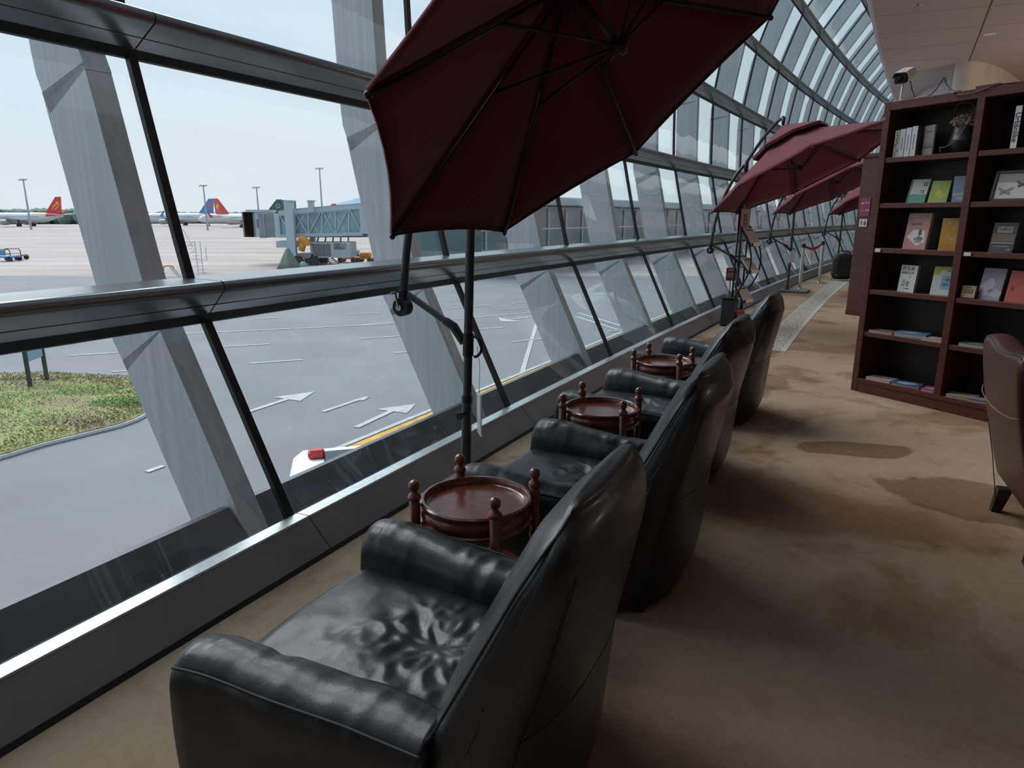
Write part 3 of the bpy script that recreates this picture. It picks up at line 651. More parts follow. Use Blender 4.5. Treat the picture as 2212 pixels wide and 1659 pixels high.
# airliners
row_m = bpy.data.materials.new('cabin_window_row'); row_m.use_nodes = True
_n = row_m.node_tree; _t = _n.nodes.new('ShaderNodeTexCoord'); _w = _n.nodes.new('ShaderNodeTexWave'); _w.inputs['Scale'].default_value = .32; _r = _n.nodes.new('ShaderNodeValToRGB')
_r.color_ramp.elements[0].position = .45; _r.color_ramp.elements[0].color = (.60, .62, .64, 1); _r.color_ramp.elements[1].position = .6; _r.color_ramp.elements[1].color = (.12, .14, .17, 1)
_n.links.new(_t.outputs['Object'], _w.inputs['Vector']); _n.links.new(_w.outputs[0], _r.inputs[0]); _n.links.new(_r.outputs[0], _n.nodes['Principled BSDF'].inputs['Base Color'])
def airliner(label, u, v, y, heading, finc, bellyc=None, logo=None, sc=1.15, white=(.60, .62, .64), tip=None):
    p = py(u, v, y); t = thing('airliner', label, 'airplane', (p.x, p.y, GZ), heading); fw = mat('fuselage_white', white, .35)
    fc = mat('fin_' + '_'.join('%d' % int(c * 100) for c in finc), finc, .45); k = sc
    T = Matrix.Rotation(PI / 2, 3, 'Y')
    # origin below the fin; nose along +X
    prof = [(-4.5, .15, 1.35), (-3, .55, 1.1), (0, 1.15, .65), (3, 1.65, .25), (7, 1.95, .05), (12, 1.98, 0), (24, 1.98, 0), (27, 1.9, -.05), (29, 1.6, -.2), (30.6, 1.0, -.45), (31.3, .3, -.6)]
    rings = [[Vector((x * k, r * math.cos(a) * k, (3.45 + dz + r * math.sin(a)) * k)) for a in [2 * PI * q / 20 for q in range(20)]] for x, r, dz in prof]
    fu = obj('fuselage', MB().loft(rings), fw, t, smooth=True)
    if bellyc:
        rr_ = [[Vector((x * k, r * 1.01 * math.cos(a) * k, (3.45 + dz + r * 1.01 * math.sin(a)) * k)) for a in [PI * .02 + (PI * .96) * q / 10 for q in range(11)]] for x, r, dz in [(-4.5, .16, 1.35), (-3, .57, 1.1), (0, 1.17, .65), (1.5, 1.42, .42), (2.5, 1.6, .3)]]
        obj('painted_tail', MB().loft(rr_, False, False), fc, t, smooth=True)
        rr_ = [[Vector(((x + .5 * math.cos(a) ** 2) * k, r * 1.01 * math.cos(a) * k, (3.45 + dz + r * 1.01 * math.sin(a)) * k)) for a in [PI * (.25 + .5 * q / 10) for q in range(11)]] for x, r, dz in [(2.2, 1.55, .33), (3, 1.67, .25), (5, 1.82, .14), (8, 1.97, .04)]]
        obj('painted_band', MB().loft(rr_, False, False), mat('band_yellow', bellyc, .45), t, smooth=True)
    f = MB(); f.add([Vector(q) * k for q in ((-3.2, -.12, 5.2), (3.6, -.12, 5.3), (-1.6, -.10, 11.4), (-3.9, -.10, 11.4), (-3.2, .12, 5.2), (3.6, .12, 5.3), (-1.6, .10, 11.4), (-3.9, .10, 11.4))],
                    [(0, 1, 2, 3), (7, 6, 5, 4), (0, 4, 5, 1), (1, 5, 6, 2), (2, 6, 7, 3), (3, 7, 4, 0)])
    fn = obj('tail_fin', f, fc, t)
    if logo == 'wing':
        lg = MB()
        for sg in (-1, 1):
            for pts in ([(-.3, 6.6), (-1.3, 7.2), (-2.3, 8.0), (-2.9, 8.2), (-2.0, 7.2), (-1.2, 6.75)], [(.7, 6.4), (-.6, 7.7), (-1.8, 8.4), (-3.0, 8.7), (-2.3, 9.0), (-1.1, 8.7), (0, 7.7)], [(-1.1, 9.1), (-1.7, 9.6), (-2.9, 9.7), (-2.5, 9.3), (-3.1, 9.0), (-1.9, 9.1)]):
                lg.add([Vector((x, sg * .13, z)) * k for x, z in pts], [tuple(range(len(pts)))])
        obj('fin_emblem', lg, mat('emblem_yellow', (.75, .45, .03), .5), fn)
    if logo == 'dots':
        lg = MB()
        for sg in (-1, 1):
            for q in range(6):
                a = q * PI / 3; c = Vector((-2.0 + .8 * math.cos(a), sg * .13, 8.6 + .8 * math.sin(a)))
                lg.add([(c + Vector((.28 * math.cos(b_), 0, .28 * math.sin(b_)))) * k for b_ in (0, PI / 2, PI, 1.5 * PI)], [(0, 1, 2, 3)])
        obj('fin_emblem', lg, mat('emblem_white', (.7, .7, .7), .5), fn)
    if logo == 'disc':
        lg = MB()
        for sg in (-1, 1): lg.add([Vector((-2.0 + .8 * math.cos(a), sg * .13, 8.3 + 1.1 * math.sin(a))) * k for a in [2 * PI * q / 12 for q in range(12)]], [tuple(range(12))])
        obj('fin_emblem', lg, mat('emblem_red' if finc[2] > .2 else 'emblem_gold', (.6, .10, .08) if finc[2] > .2 else (.7, .42, .05), .5), fn)
    for sg in (-1, 1):
        w = MB(); w.add([Vector(q) * k for q in ((10.5, sg * 1.7, 2.3), (17.5, sg * 1.7, 2.3), (11.0, sg * 16.5, 3.9), (9.2, sg * 16.5, 3.9), (10.5, sg * 1.7, 2.75), (17.5, sg * 1.7, 2.85), (11.0, sg * 16.5, 4.0), (9.2, sg * 16.5, 4.0))],
                        [(0, 1, 2, 3), (7, 6, 5, 4), (0, 4, 5, 1), (1, 5, 6, 2), (2, 6, 7, 3), (3, 7, 4, 0)])
        wi = obj('wing', w, fw, t)
        w = MB(); w.add([Vector(q) * k for q in ((9.4, sg * 16.5, 3.9), (11.0, sg * 16.5, 3.9), (8.6, sg * 17.3, 6.2), (8.0, sg * 17.3, 6.2), (9.4, sg * 16.6, 3.9), (11.0, sg * 16.6, 3.9), (8.6, sg * 17.4, 6.2), (8.0, sg * 17.4, 6.2))],
                        [(0, 1, 2, 3), (7, 6, 5, 4), (0, 4, 5, 1), (1, 5, 6, 2), (2, 6, 7, 3), (3, 7, 4, 0)])
        obj('winglet', w, mat('tip_%d' % int((tip or finc)[0] * 100), tip or finc, .45), wi)
        w = MB(); w.add([Vector(q) * k for q in ((-3.2, sg * .6, 4.5), (.6, sg * .8, 4.4), (-2.4, sg * 6.2, 5.0), (-3.7, sg * 6.2, 5.0), (-3.2, sg * .6, 4.7), (.6, sg * .8, 4.65), (-2.4, sg * 6.2, 5.1), (-3.7, sg * 6.2, 5.1))],
                        [(0, 1, 2, 3), (7, 6, 5, 4), (0, 4, 5, 1), (1, 5, 6, 2), (2, 6, 7, 3), (3, 7, 4, 0)])
        obj('stabilizer', w, fw, t)
        e_ = [[Vector((x, sg * 5.6 + r * math.cos(a), 1.75 + r * math.sin(a))) * k for a in [2 * PI * q / 14 for q in range(14)]] for x, r in ((14.0, .6), (15.2, .95), (17, 1.1), (18.3, 1.0))]
        obj('engine', MB().loft(e_), mat('engine_red', (.55, .25, .27), .4) if logo == 'disc' and finc[0] > .3 else mat('engine_grey', (.30, .31, .33), .4), t, smooth=True)
        g = MB(); 
        for dx in (-.55, .55): g.lathe([(.05, -.22), (.58, -.2), (.6, 0), (.58, .2), (.05, .22)], (Vector((12.5 + dx, sg * 3.6, .6)) * k), 12, Matrix.Rotation(PI / 2, 3, 'X'))
        g.bar(Vector((12.5, sg * 3.6, .6)) * k, Vector((12.5, sg * 3.6, 2.5)) * k, .35 * k)
        obj('landing_gear', g, gasket, t)
    wn = MB()
    for sg in (-1, 1): wn.quad(*[Vector((x, sg * 1.985, z)) * k for x, z in ((5.3, 3.7), (27, 3.7), (27, 4.0), (5.3, 4.0))])
    obj('cabin_window_row', wn, row_m, t)
    obj('nose_gear', MB().lathe([(.05, -.15), (.4, -.15), (.4, .15), (.05, .15)], Vector((27, 0, .4)) * k, 10, Matrix.Rotation(PI / 2, 3, 'X')).bar(Vector((27, 0, .4)) * k, Vector((27, 0, 2)) * k, .2 * k), gasket, t)
    return t
airliner('white airliner with red tail fin and yellow winged emblem, nose to the left', 118, 470, 318, PI - .10, (.62, .035, .05), bellyc=(.80, .38, .05), logo='wing')
airliner('hazy white airliner with blue tail fin, nose to the left behind the red tail', 447, 470, 350, PI - .12, (.07, .22, .50), logo='disc', sc=1.15)
airliner('white airliner with red tail fin facing right towards the boarding bridge', 481, 470, 300, -.35, (.62, .07, .07), logo='disc', sc=1.05)
airliner('airliner showing a dark green tail fin with white dots left of the bridge', 592, 470, 340, PI + .2, (.03, .09, .08), logo='dots', sc=1.1)
airliner('airliner showing only a small red fin tip above the bridge roof', 713, 470, 420, PI + .1, (.62, .06, .06), sc=1.05)
airliner('airliner showing only a small bright blue fin tip above the right end of the bridge', 783, 470, 380, PI + .3, (.04, .25, .60), sc=1.15)

# boarding bridge
YJ = pz(680, 572, GZ).y
P0 = py(660, 500, YJ)
jb = thing('boarding_bridge', 'glazed airport boarding bridge with pale blue frame on a wheeled column', 'boarding bridge', (P0.x, YJ, GZ), absolute=True)
pale = mat('bridge_paint', (.42, .50, .56), .5); grey_b = mat('bridge_grey', (.26, .28, .30), .6, noise_amt=.2, nscale=1); teal = mat('bridge_glass', (.20, .40, .41), .15, 0, spec=.8, noise_amt=.4, nscale=.5)
orange = mat('orange_paint', (.72, .30, .03), .5, noise_amt=.2, nscale=2)
def pxbox(u0, v0, u1, v1, dy0, dy1, mb=None, Y=None):
    Y = Y or YJ; a = py(u0, v1, Y); b_ = py(u1, v0, Y); mb = mb or MB()
    return mb.box(((a.x + b_.x) / 2, Y + (dy0 + dy1) / 2, (a.z + b_.z) / 2), (abs(b_.x - a.x), dy1 - dy0, abs(b_.z - a.z)))
def J(u, v, dy=0): q = py(u, v, YJ); return Vector((q.x, q.y + dy, q.z))
m_ = MB()
pxbox(527, 459, 546, 511, .1, 3.1, m_)
for i in range(7): pxbox(527 + i * 3.2, 458 + i * .1, 529.4 + i * 3.2, 512, -.05, 3.2, m_)
obj('bellows', m_, mat('bellows_grey', (.20, .20, .20), .8), jb)
cab = obj('cabin', pxbox(543, 455, 568, 512, 0, 3.2, pxbox(532, 453, 570, 458, -.2, 3.4)), pale, jb)
obj('cabin_window', pxbox(555.5, 474, 562, 492, -.03, .02), mat('cabin_glass', (.12, .13, .13), .2), cab)
obj('rotating_section', pxbox(568, 463, 598, 513, .1, 3.0, pxbox(562, 462, 566, 514, -.1, 3.1)), grey_b, jb)
obj('door_frame', pxbox(596, 461, 603, 513, -.1, 3.1), pale, jb)
# two telescoping glazed tunnels
def tunnel(u0, u1, t0, t1, b0, b1, dy, name):
    g = MB(); q = [J(u0, b0, dy), J(u1, b1, dy), J(u1, t1, dy), J(u0, t0, dy)]; q2 = [p + Vector((0, 3 - 2 * dy, 0)) for p in q]
    g.add(q + q2, [(0, 1, 2, 3), (7, 6, 5, 4), (0, 4, 5, 1), (1, 5, 6, 2), (2, 6, 7, 3), (3, 7, 4, 0)])
    o = obj(name, g, teal, jb); f = MB()
    for dd in (-.08, 3.08 - 2 * dy):
        a, b_, c, d_ = [p + Vector((0, dd, 0)) for p in q]
        f.bar(a, b_, .25, .3); f.bar(d_, c, .25, .38); n = max(2, int((u1 - u0) / 26))
        for i in range(n + 1):
            k = i / n; f.bar(a.lerp(b_, k), d_.lerp(c, k), .12, .12)
    obj('tunnel_frame', f, pale, o); 
    br = MB(); n = max(2, int((u1 - u0) / 26))
    a, b_, c, d_ = [p + Vector((0, -.12, 0)) for p in q]
    for i in range(n):
        lo = a.lerp(b_, i / n) if i % 2 else d_.lerp(c, i / n); hi = d_.lerp(c, (i + 1) / n) if i % 2 else a.lerp(b_, (i + 1) / n); br.bar(lo, hi, .12, .1)
    obj('diagonal_brace', br, pale, o)
    obj('roof_panel', MB().add([q[3] + Vector((0, -.2, .1)), q[2] + Vector((0, -.2, .1)), q2[2] + Vector((0, .2, .1)), q2[3] + Vector((0, .2, .1)), q[3] + Vector((0, -.2, .3)), q[2] + Vector((0, -.2, .3)), q2[2] + Vector((0, .2, .3)), q2[3] + Vector((0, .2, .3))],
        [(0, 3, 2, 1), (4, 5, 6, 7), (0, 1, 5, 4), (1, 2, 6, 5), (2, 3, 7, 6), (3, 0, 4, 7)]), mat('bridge_roof', (.40, .40, .36), .7), o)
tunnel(602, 748, 462, 452, 510, 507, .15, 'inner_tunnel'); tunnel(638, 783, 458, 446, 508, 505, 0, 'outer_tunnel')
obj('end_housing', pxbox(780, 446, 806, 505, -.2, 3.4), pale, jb)
obj('lower_beam', pxbox(598, 508, 790, 513, .4, 2.6), grey_b, jb)
for u in (632, 676):
    obj('lift_column', pxbox(u - 4, 434, u + 5, 552 if u == 632 else 458, -.9, -.3, pxbox(u - 6, 433, u + 7, 436, -1, -.2)), pale, jb)
obj('lift_column', pxbox(652, 508, 660, 556, 2.9, 3.4), pale, jb)
obj('roof_unit', pxbox(605, 432, 623, 458, .5, 2.2), mat('roof_unit_dark', (.12, .115, .11), .6), jb)
obj('bogie_frame', pxbox(640, 548, 690, 557, -.6, 3.0), grey_b, jb)
for u in (650, 682):
    for dy in (-.7, 2.7):
        c = J(u, 564, dy); obj('wheel', MB().lathe([(.05, -.22), (.42, -.22), (.5, -.1), (.5, .1), (.42, .22), (.05, .22)], c, 16, Matrix.Rotation(PI / 2, 3, 'X')), gasket, jb, smooth=True, ang=.6)
obj('service_box', pxbox(597, 521, 637, 535, 0, 1.5), pale, jb)
ac = obj('cooling_unit', pxbox(677, 523, 759, 556, -.6, 2.0), mat('unit_grey', (.42, .45, .47), .6), jb)
gr = MB()
for i in range(4): pxbox(680 + i * 10, 526, 687 + i * 10, 553, -.64, -.58, gr)
pxbox(725, 525, 750, 538, -.64, -.58, gr); obj('grille', gr, mat('grille_dark', (.14, .15, .16), .7), ac)
for i in range(5): obj('hanger', MB().bar(J(684 + i * 16, 508, .8), J(680 + i * 17, 524, .8), .12), grey_b, jb)
hs = smoothpath([J(652, 516, -1), J(662, 517, -1), J(670, 522, -1), J(672, 530, -1)], 4); obj('air_hose', MB().tube(hs, .32, 8), orange, jb, smooth=True)
obj('air_hose', MB().tube([J(661, 520, -.9), J(660, 530, -.9), J(657, 541, -.9)], .3, 8), orange, jb, smooth=True)
ld = MB(); ld.bar(J(702, 556), J(716, 571), .08); ld.bar(J(716, 556), J(732, 569), .08)
for i in range(5): ld.bar(J(702, 556).lerp(J(716, 571), i / 4), J(716, 556).lerp(J(732, 569), i / 4), .06)
obj('ladder', ld, dk, jb)

# ground equipment
def cart(name, lab, cat, u0, v0, u1, v1, m, kind):
    c = pz((u0 + u1) / 2, v1, GZ); Y = c.y; a = py(u0, v1, Y); b_ = py(u1, v0, Y); W_ = b_.x - a.x; Ht = b_.z - GZ
    t = thing(name, lab, cat, (c.x, Y, GZ))
    obj('deck', MB().box((0, 0, .45), (W_ * .95, 1.6, .16)), m if kind != 'flat' else grey_b, t)
    for i in (-1, 1):
        for j in (-1, 1): obj('wheel', MB().lathe([(.03, -.1), (.24, -.1), (.24, .1), (.03, .1)], (i * W_ * .35, j * .7, .24), 12, Matrix.Rotation(PI / 2, 3, 'X')), gasket, t)
    if kind == 'cage':
        f = MB()
        for i in (-1, 1):
            for j in (-1, 1): f.tube(smoothpath([(i * W_ * .44, j * .75, .5), (i * W_ * .44, j * .75, Ht * .8), (i * W_ * .38, j * .75, Ht)], 3), .04, 6)
        for j in (-1, 1): f.bar((-W_ * .38, j * .75, Ht), (W_ * .38, j * .75, Ht), .07); f.bar((-W_ * .44, j * .75, Ht * .6), (W_ * .44, j * .75, Ht * .6), .05)
        obj('cage_frame', f, dk, t); obj('side_panel', MB().box((-W_ * .05, -.76, Ht * .72), (W_ * .42, .05, Ht * .45)), m, t)
    if kind == 'box': obj('body', MB().box((0, 0, .5 + (Ht - .5) / 2), (W_ * .7, 1.4, Ht - .5), bev=.12), m, t)
    if kind == 'belt':
        f = MB(); f.bar((-W_ * .45, 0, .5), (W_ * .4, 0, Ht), .9, .18); obj('conveyor', f, mat('belt_white', (.6, .55, .52), .6), t)
        obj('motor_box', MB().box((W_ * .1, -.3, .8), (W_ * .4, .8, .5), bev=.05), m, t)
blue = mat('cart_blue', (.06, .24, .50), .5)
cart('baggage_cart', 'blue caged baggage cart on the apron near the left edge', 'baggage cart', 2, 538, 36, 564, blue, 'cage')
cart('baggage_trailer', 'flat pale baggage trailer hitched behind the blue caged cart', 'trailer', 30, 548, 50, 561, white_m, 'flat')
cart('generator_cart', 'orange generator cart parked right of the boarding bridge', 'generator', 774, 545, 806, 567, orange, 'box')
cart('belt_loader', 'belt loader with sloping white conveyor under the boarding bridge end', 'belt loader', 734, 543, 772, 567, orange, 'belt')
cart('equipment_cart', 'small blue equipment cart behind the belt loader', 'cart', 758, 540, 778, 558, blue, 'box')
c = pz(625, 580, GZ); t = thing('tarpaulin_cone', 'grey green tarpaulin draped to a point near the bridge wheels', 'tarpaulin', c)
rings = [[Vector(((r * (1 + .18 * math.cos(5 * a + z)) * math.cos(a)), r * (1 + .18 * math.cos(5 * a + z)) * math.sin(a), z)) for a in [2 * PI * q / 20 for q in range(20)]] for r, z in ((.95, 0), (.7, .5), (.42, 1.1), (.2, 1.6), (.05, 1.8))]
obj('cover', MB().loft(rings), mat('tarp', (.16, .19, .16), .8), t, smooth=True)
obj('loose_skirt', MB().loft([[Vector((1.1 + r * math.cos(a), .3 + r * math.sin(a), z)) for a in [2 * PI * q / 10 for q in range(10)]] for r, z in ((.55, 0), (.35, .35), (.05, .6))]), mat('tarp_teal', (.12, .33, .30), .8), t, smooth=True)
# boarding stairs
c = pz(420, 590, GZ); t = thing('boarding_stairs', 'thin white framed mobile stairs standing on the concrete', 'stairs', c)
fr = mat('stair_white', (.60, .60, .60), .6)
f = MB(); h = py(405, 496, c.y).z - GZ
for x in (-.9, .3):
    for y in (0, .9): f.bar((x, y, 0), (x, y, h * .72), .05)
f.bar((-.9, 0, h * .72), (.3, 0, h * .72), .05); f.bar((-.9, 0, h), (-.5, 0, h), .04); f.bar((-.9, 0, h * .7), (-.9, 0, h), .04); f.bar((-.5, 0, h), (.1, 0, h * .6), .04); f.bar((.3, 0, h * .3), (1.1, 0, h * .3), .05); f.bar((1.1, 0, h * .3), (1.1, 0, h * .6), .04)
for i in range(4): f.bar((-.9, 0, h * .72 * i / 4), (.3, 0, h * .72 * (i + 1) / 4), .03)
obj('frame', f, fr, t)
f = MB()
for i in range(9): f.box((-.3 + i * .09, .45, h * .72 - i * h * .08), (.22, .8, .04))
obj('steps', f, fr, t)
# yellow hand rail on a small ladder
c = pz(375, 600, GZ); Y = c.y; t = thing('safety_rail', 'orange bent safety rail above a light ladder by the road edge', 'rail', c, absolute=True)
obj('rail', MB().tube(smoothpath([py(354, 598, Y), py(353, 580, Y), py(358, 575, Y), py(371, 575, Y), py(376, 582, Y)], 4), .05, 6), orange, t)
ld = MB(); ld.bar(py(366, 577, Y), py(388, 600, Y), .06); ld.bar(py(372, 577, Y), py(396, 602, Y), .06)
for i in range(6): ld.bar(py(366 + i * 4, 577 + i * 4, Y), py(372 + i * 4, 577 + i * 4, Y), .04)
obj('ladder', ld, steel, t)
c = pz(154, 481, GZ); t = thing('apron_sign', 'small square yellow sign board at the far grass edge', 'sign', (c.x, c.y, GZ)); k_ = c.y / FPX
obj('panel', MB().box((0, 0, 11 * k_), (8 * k_, .4, 8 * k_)), mat('sign_yellow', (.70, .50, .08), .5), t)
for x in (-3 * k_, 3 * k_): obj('leg', MB().box((x, 0, 4 * k_), (.3, .3, 8 * k_)), dk, t)

# service van below the window
c = pz(652, 978, -.75) + Vector((.26, -.50, 0)); t = thing('service_van', 'white service van with red roof beacon just below the window ledge', 'van', (c.x, c.y, GZ), math.radians(16))
def vanring(x, k=1., zt=2.05): return [Vector((x, y * k, z)) for y, z in ((-.85, .35), (.85, .35), (.9, .9), (.86, 1.4), (.78, zt - .12), (.62, zt), (-.62, zt), (-.78, zt - .12), (-.86, 1.4), (-.9, .9))]
obj('body', MB().loft([vanring(-.25, .9, 1.8), vanring(-.2, .97, 1.98), vanring(-.1), vanring(1.5), vanring(3.0), vanring(3.3, 1, 1.9), vanring(3.9, .98, 1.25), vanring(4.3, .92, 1.05)]), white_m, t, smooth=True, ang=.7)
obj('rear_window', MB().box((-.24, 0, 1.5), (.03, 1.3, .5), bev=.01), mat('van_glass', (.02, .025, .03), .1), t)
obj('side_window', MB().box((1.5, -.855, 1.55), (2.4, .04, .42), bev=.01), MATS['van_glass'], t)
obj('tail_lamp', MB().box((-.25, .78, 1.1), (.04, .12, .4)), mat('red_lamp', (.55, .03, .03), .3), t)
obj('tail_lamp', MB().box((-.25, -.78, 1.1), (.04, .12, .4)), MATS['red_lamp'], t)
obj('roof_hatch', MB().box((.85, .0, 2.055), (1.5, 1.0, .02), bev=.005), MATS['van_glass'], t)
obj('roof_beacon', MB().box((.03, .36, 2.09), (.16, .10, .09), bev=.02), MATS['red_lamp'], t)
for x in (.5, 3.4):
    for y in (-.82, .82): obj('wheel', MB().lathe([(.05, -.1), (.3, -.1), (.33, 0), (.3, .1), (.05, .1)], (x, y, .33), 14, Matrix.Rotation(PI / 2, 3, 'X')), gasket, t)

# neighbouring pier of the terminal
A = pz(1000, 560, GZ); B = pz(1500, 505, GZ)
A = Vector((-3.5, 52, GZ)); B = Vector((62, 150, GZ)); d = (B - A); L = d.length; ang = math.atan2(d.y, d.x)
t = thing('terminal_pier', 'low teal glazed terminal pier across the apron behind the glass', 'building', A, ang)
pier_g = mat('pier_glass', (.05, .13, .14), .12, 0, spec=.8, noise_amt=.5, nscale=.25)
obj('ground_storey', MB().box((L / 2, 3, .9), (L, 9, 1.8)), mat('pier_base', (.20, .22, .23), .7, noise_amt=.3, nscale=.6), t)
obj('glazed_storey', MB().box((L / 2, 3, 3.5), (L, 9, 3.4)), pier_g, t)
m_ = MB()
for i in range(int(L / 3)): m_.box((i * 3 + .5, -1.55, 3.5), (.18, .12, 3.4))
for z in (1.9, 3.4, 5.1): m_.box((L / 2, -1.56, z), (L, .14, .14))
obj('facade_frame', m_, mat('pier_frame', (.30, .36, .38), .5), t)
obj('flat_roof', MB().box((L / 2, 3, 5.6), (L + 1.5, 11, .7), bev=.1), mat('pier_roof', (.34, .38, .40), .6), t)
# ================================================================== ARMCHAIRS
def lerpk(keys, z):
    for i in range(len(keys) - 1):
        a, b_ = keys[i], keys[i + 1]
        if z <= b_[0]:
            t = (z - a[0]) / (b_[0] - a[0]); t = max(0, min(1, t)); return [a[j] + (b_[j] - a[j]) * t for j in range(1, len(a))]
    return list(keys[-1][1:])
def srect(cx, cy, hx, hy, z, n=32, p=4.):
    out = []
    for i in range(n):
        a = 2 * PI * i / n; c, s = math.cos(a), math.sin(a); r = (abs(c) ** p + abs(s) ** p) ** (-1 / p)
        out.append(Vector((cx + hx * r * c, cy + hy * r * s, z)))
    return out
def ridged(p, f): return 1 - abs(noise.noise(p * f)) * 2
def make_armchair():
    t = thing('armchair', '', 'armchair')
    # ---- backrest: z, front y, rear y, half width
    K = [(0.0, -.06, -.36, .375), (.06, -.04, -.385, .395), (.18, -.04, -.405, .40), (.30, -.06, -.415, .40), (.42, -.13, -.425, .395), (.50, -.185, -.428, .385), (.60, -.235, -.45, .372),
         (.70, -.285, -.467, .362), (.80, -.335, -.487, .352), (.86, -.365, -.498, .342), (.905, -.390, -.502, .325), (.94, -.408, -.494, .292), (.965, -.425, -.475, .235)]
    cut = lambda z: .105 - .085 * max(0, min(1, (z - .08) / .60))
    rings = []
    zs = [0, .03, .06, .12, .18, .24, .30, .36, .42, .46, .50, .55, .60, .65, .70, .75, .80, .84, .87, .90, .925, .945, .96, .97]
    for z in zs:
        f, r, hw = lerpk(K, z); cy = (f + r) / 2; hy = (f - r) / 2
        ring = srect(0, cy, hw, hy, z, 48, 5 if z < .85 else 3.6)
        for q in ring:
            if q.y > cy and z > .45:     # padded wing rolls either side of the hollow for the head and back
                u = abs(q.x) / hw
                q.y += .040 * (1 - u ** 4.0) * min(1, (z - .45) / .10) * min(1, (1.0 - z) / .10)
                q.y += .005 * ridged(Vector((q.x * 2, 0, z)), 14) * (1 if u > .6 else .4)
            if q.y < cy: q.y += cut(z) * (abs(q.x) / hw) ** 2.6
            if q.y < cy and .1 < z < .9: q.y -= .018 * (1 - (q.x / hw) ** 2) + .003 * noise.noise(Vector((q.x, 3, z)) * 6)
            if z > .88: q.z += .008 * (1 - (q.x / .34) ** 2)
        rings.append(ring)
    f, r, hw = lerpk(K, .965)
    for k, dz in ((.82, .983), (.5, .991), (.15, .994)): rings.append([Vector((q.x, q.y, dz - .004 + .008 * (1 - (q.x / .34) ** 2))) for q in srect(0, (f + r) / 2 + .003, hw * (1 - (1 - k) * .35), .032 * k, 0, 48, 3)])
    back = obj('backrest', MB().loft(rings), leather_m, t, smooth=True, sub=1)
    pm = MB()
    for sg in (-1, 1):
        pts = []
        for z in (.40, .46, .50, .56, .62, .68, .74, .80, .85, .89, .925, .95):
            f, r, hw = lerpk(K, z); pts.append((sg * (hw + .002), f - .022, z))
        pts += [(sg * .225, -.445, .974), (sg * .15, -.450, .984), (0, -.452, .988)]
        pm.tube(smoothpath(pts, 3), .0042, 6)
        idx_ = 30 if sg < 0 else 42
        pts = [r_[idx_] + Vector((sg * .001, -.001, 0)) for r_, z in zip(rings, zs) if .02 < z < .9]
        pm.tube(pts, .0014, 6)
    r_ = rings[zs.index(.50)]
    pm.tube([r_[q] + Vector((0, -.001, 0)) for q in range(30, 43)], .0016, 6)
    obj('piping', pm, seam_m, back, smooth=True)
    # ---- arms
    base = [(bx_, bz_ if bz_ < .3 else .3 + (bz_ - .3) * .86) for bx_, bz_ in [(.070, .025), (.080, .10), (.084, .20), (.085, .30), (.086, .38), (.089, .44), (.088, .485), (.074, .525), (.045, .55), (.0, .558), (-.045, .548), (-.074, .518), (-.088, .475), (-.088, .42), (-.080, .36), (-.072, .25), (-.068, .12), (-.060, .025)]]
    for sg in (-1, 1):
        rings = []; N = 64
        for i in range(N + 1):
            y = .505 - (.505 + .20) * i / N; e_ = .505 - y
            hgt = 1.0 + .028 * math.exp(-((y - .40) / .12) ** 2) - .055 * max(0, min(1, (.30 - y) / .5))
            k = 1.0; 
            if e_ < .05: k = math.sqrt(max(0.02, 1 - ((.05 - e_) / .05) ** 2)) * .32 + .68
            ring = []
            for x, z in base:
                zz = .025 + (z - .025) * hgt; xx = x * (1.0 if z < .4 else 1 + .06 * math.sin(y * 7 + 1))
                if z > .4:
                    w = 1 if -.15 < y < .42 else .3; w *= .75
                    am = .0062 * w * (1.25 if x * 1 < .03 else .5)
                    d = am * ridged(Vector((y * 1.0 + .12 * z, x * .35 * 1.0, z * .3 + sg * 3)), 15) - .003 + .008 * noise.noise(Vector((y * 5, x * 4, sg * 2)))
                    zz += d * (1 if abs(x) < .08 else .4); xx += d * .8 * (1 if x > 0 else -1)
                if e_ < .05: xx *= k; zz = .30 + (zz - .30) * (k ** .55)
                if z < .2: pass
                ring.append(Vector((sg * (.345 + .036 * max(0, y) / .5 + xx * 1.0), y + (.014 * math.sin(min(1, z / .5) * PI) if e_ < .03 else 0), zz)))
            rings.append(ring)
        a = obj('arm', MB().loft(rings), leather_m, t, smooth=True, sub=1)
        p1 = [];
        for i in range(0, 15):
            y = .475 - .675 * i / 14; hgt = 1.0 + .028 * math.exp(-((y - .40) / .12) ** 2) - .055 * max(0, min(1, (.30 - y) / .5))
            p1.append((sg * (.345 + .078 + .036 * max(0, y) / .5), y, .025 + .462 * hgt + .002))
        p2 = MB().tube(smoothpath(p1, 3), .0042, 6)
        obj('piping', p2, seam_m, a, smooth=True)
    # ---- seat cushion with a hollow and radiating creases
    NX, NY = 70, 80; top = []
    mb = MB(); x0, x1, y0, y1 = -.275, .275, -.22, .50
    def hgt(x, y):
        u = (x - x0) / (x1 - x0); v = (y - y0) / (y1 - y0)
        z = .378 + .022 * (1 - (2 * u - 1) ** 4) + .012 * math.sin(v * PI)
        ed = min(u, 1 - u) * .55; fe = (1 - v) * .70
        if fe < .05: z -= .05 - math.sqrt(max(0, .05 ** 2 - (.05 - fe) ** 2))
        cx, cy = .0, .02; dx, dy = x - cx, y - cy; r = math.hypot(dx, dy); a = math.atan2(dy, dx)
        z -= .022 * math.exp(-(r / .17) ** 2)
        w = math.exp(-((r - .12) / .13) ** 2)
        z += .0075 * w * ridged(Vector((math.cos(a) * .9 + x * 3, math.sin(a) * .9 + y * 3, r * 5)), 2.3)
        z += .0042 * ridged(Vector((x, y, .3)) + Vector((noise.noise(Vector((x, y, 0)) * 5), noise.noise(Vector((x, y, 5)) * 5), 0)) * .12, 9) * (.25 + w)
        z += .006 * noise.noise(Vector((x * 7, y * 7, 2)))
        return z
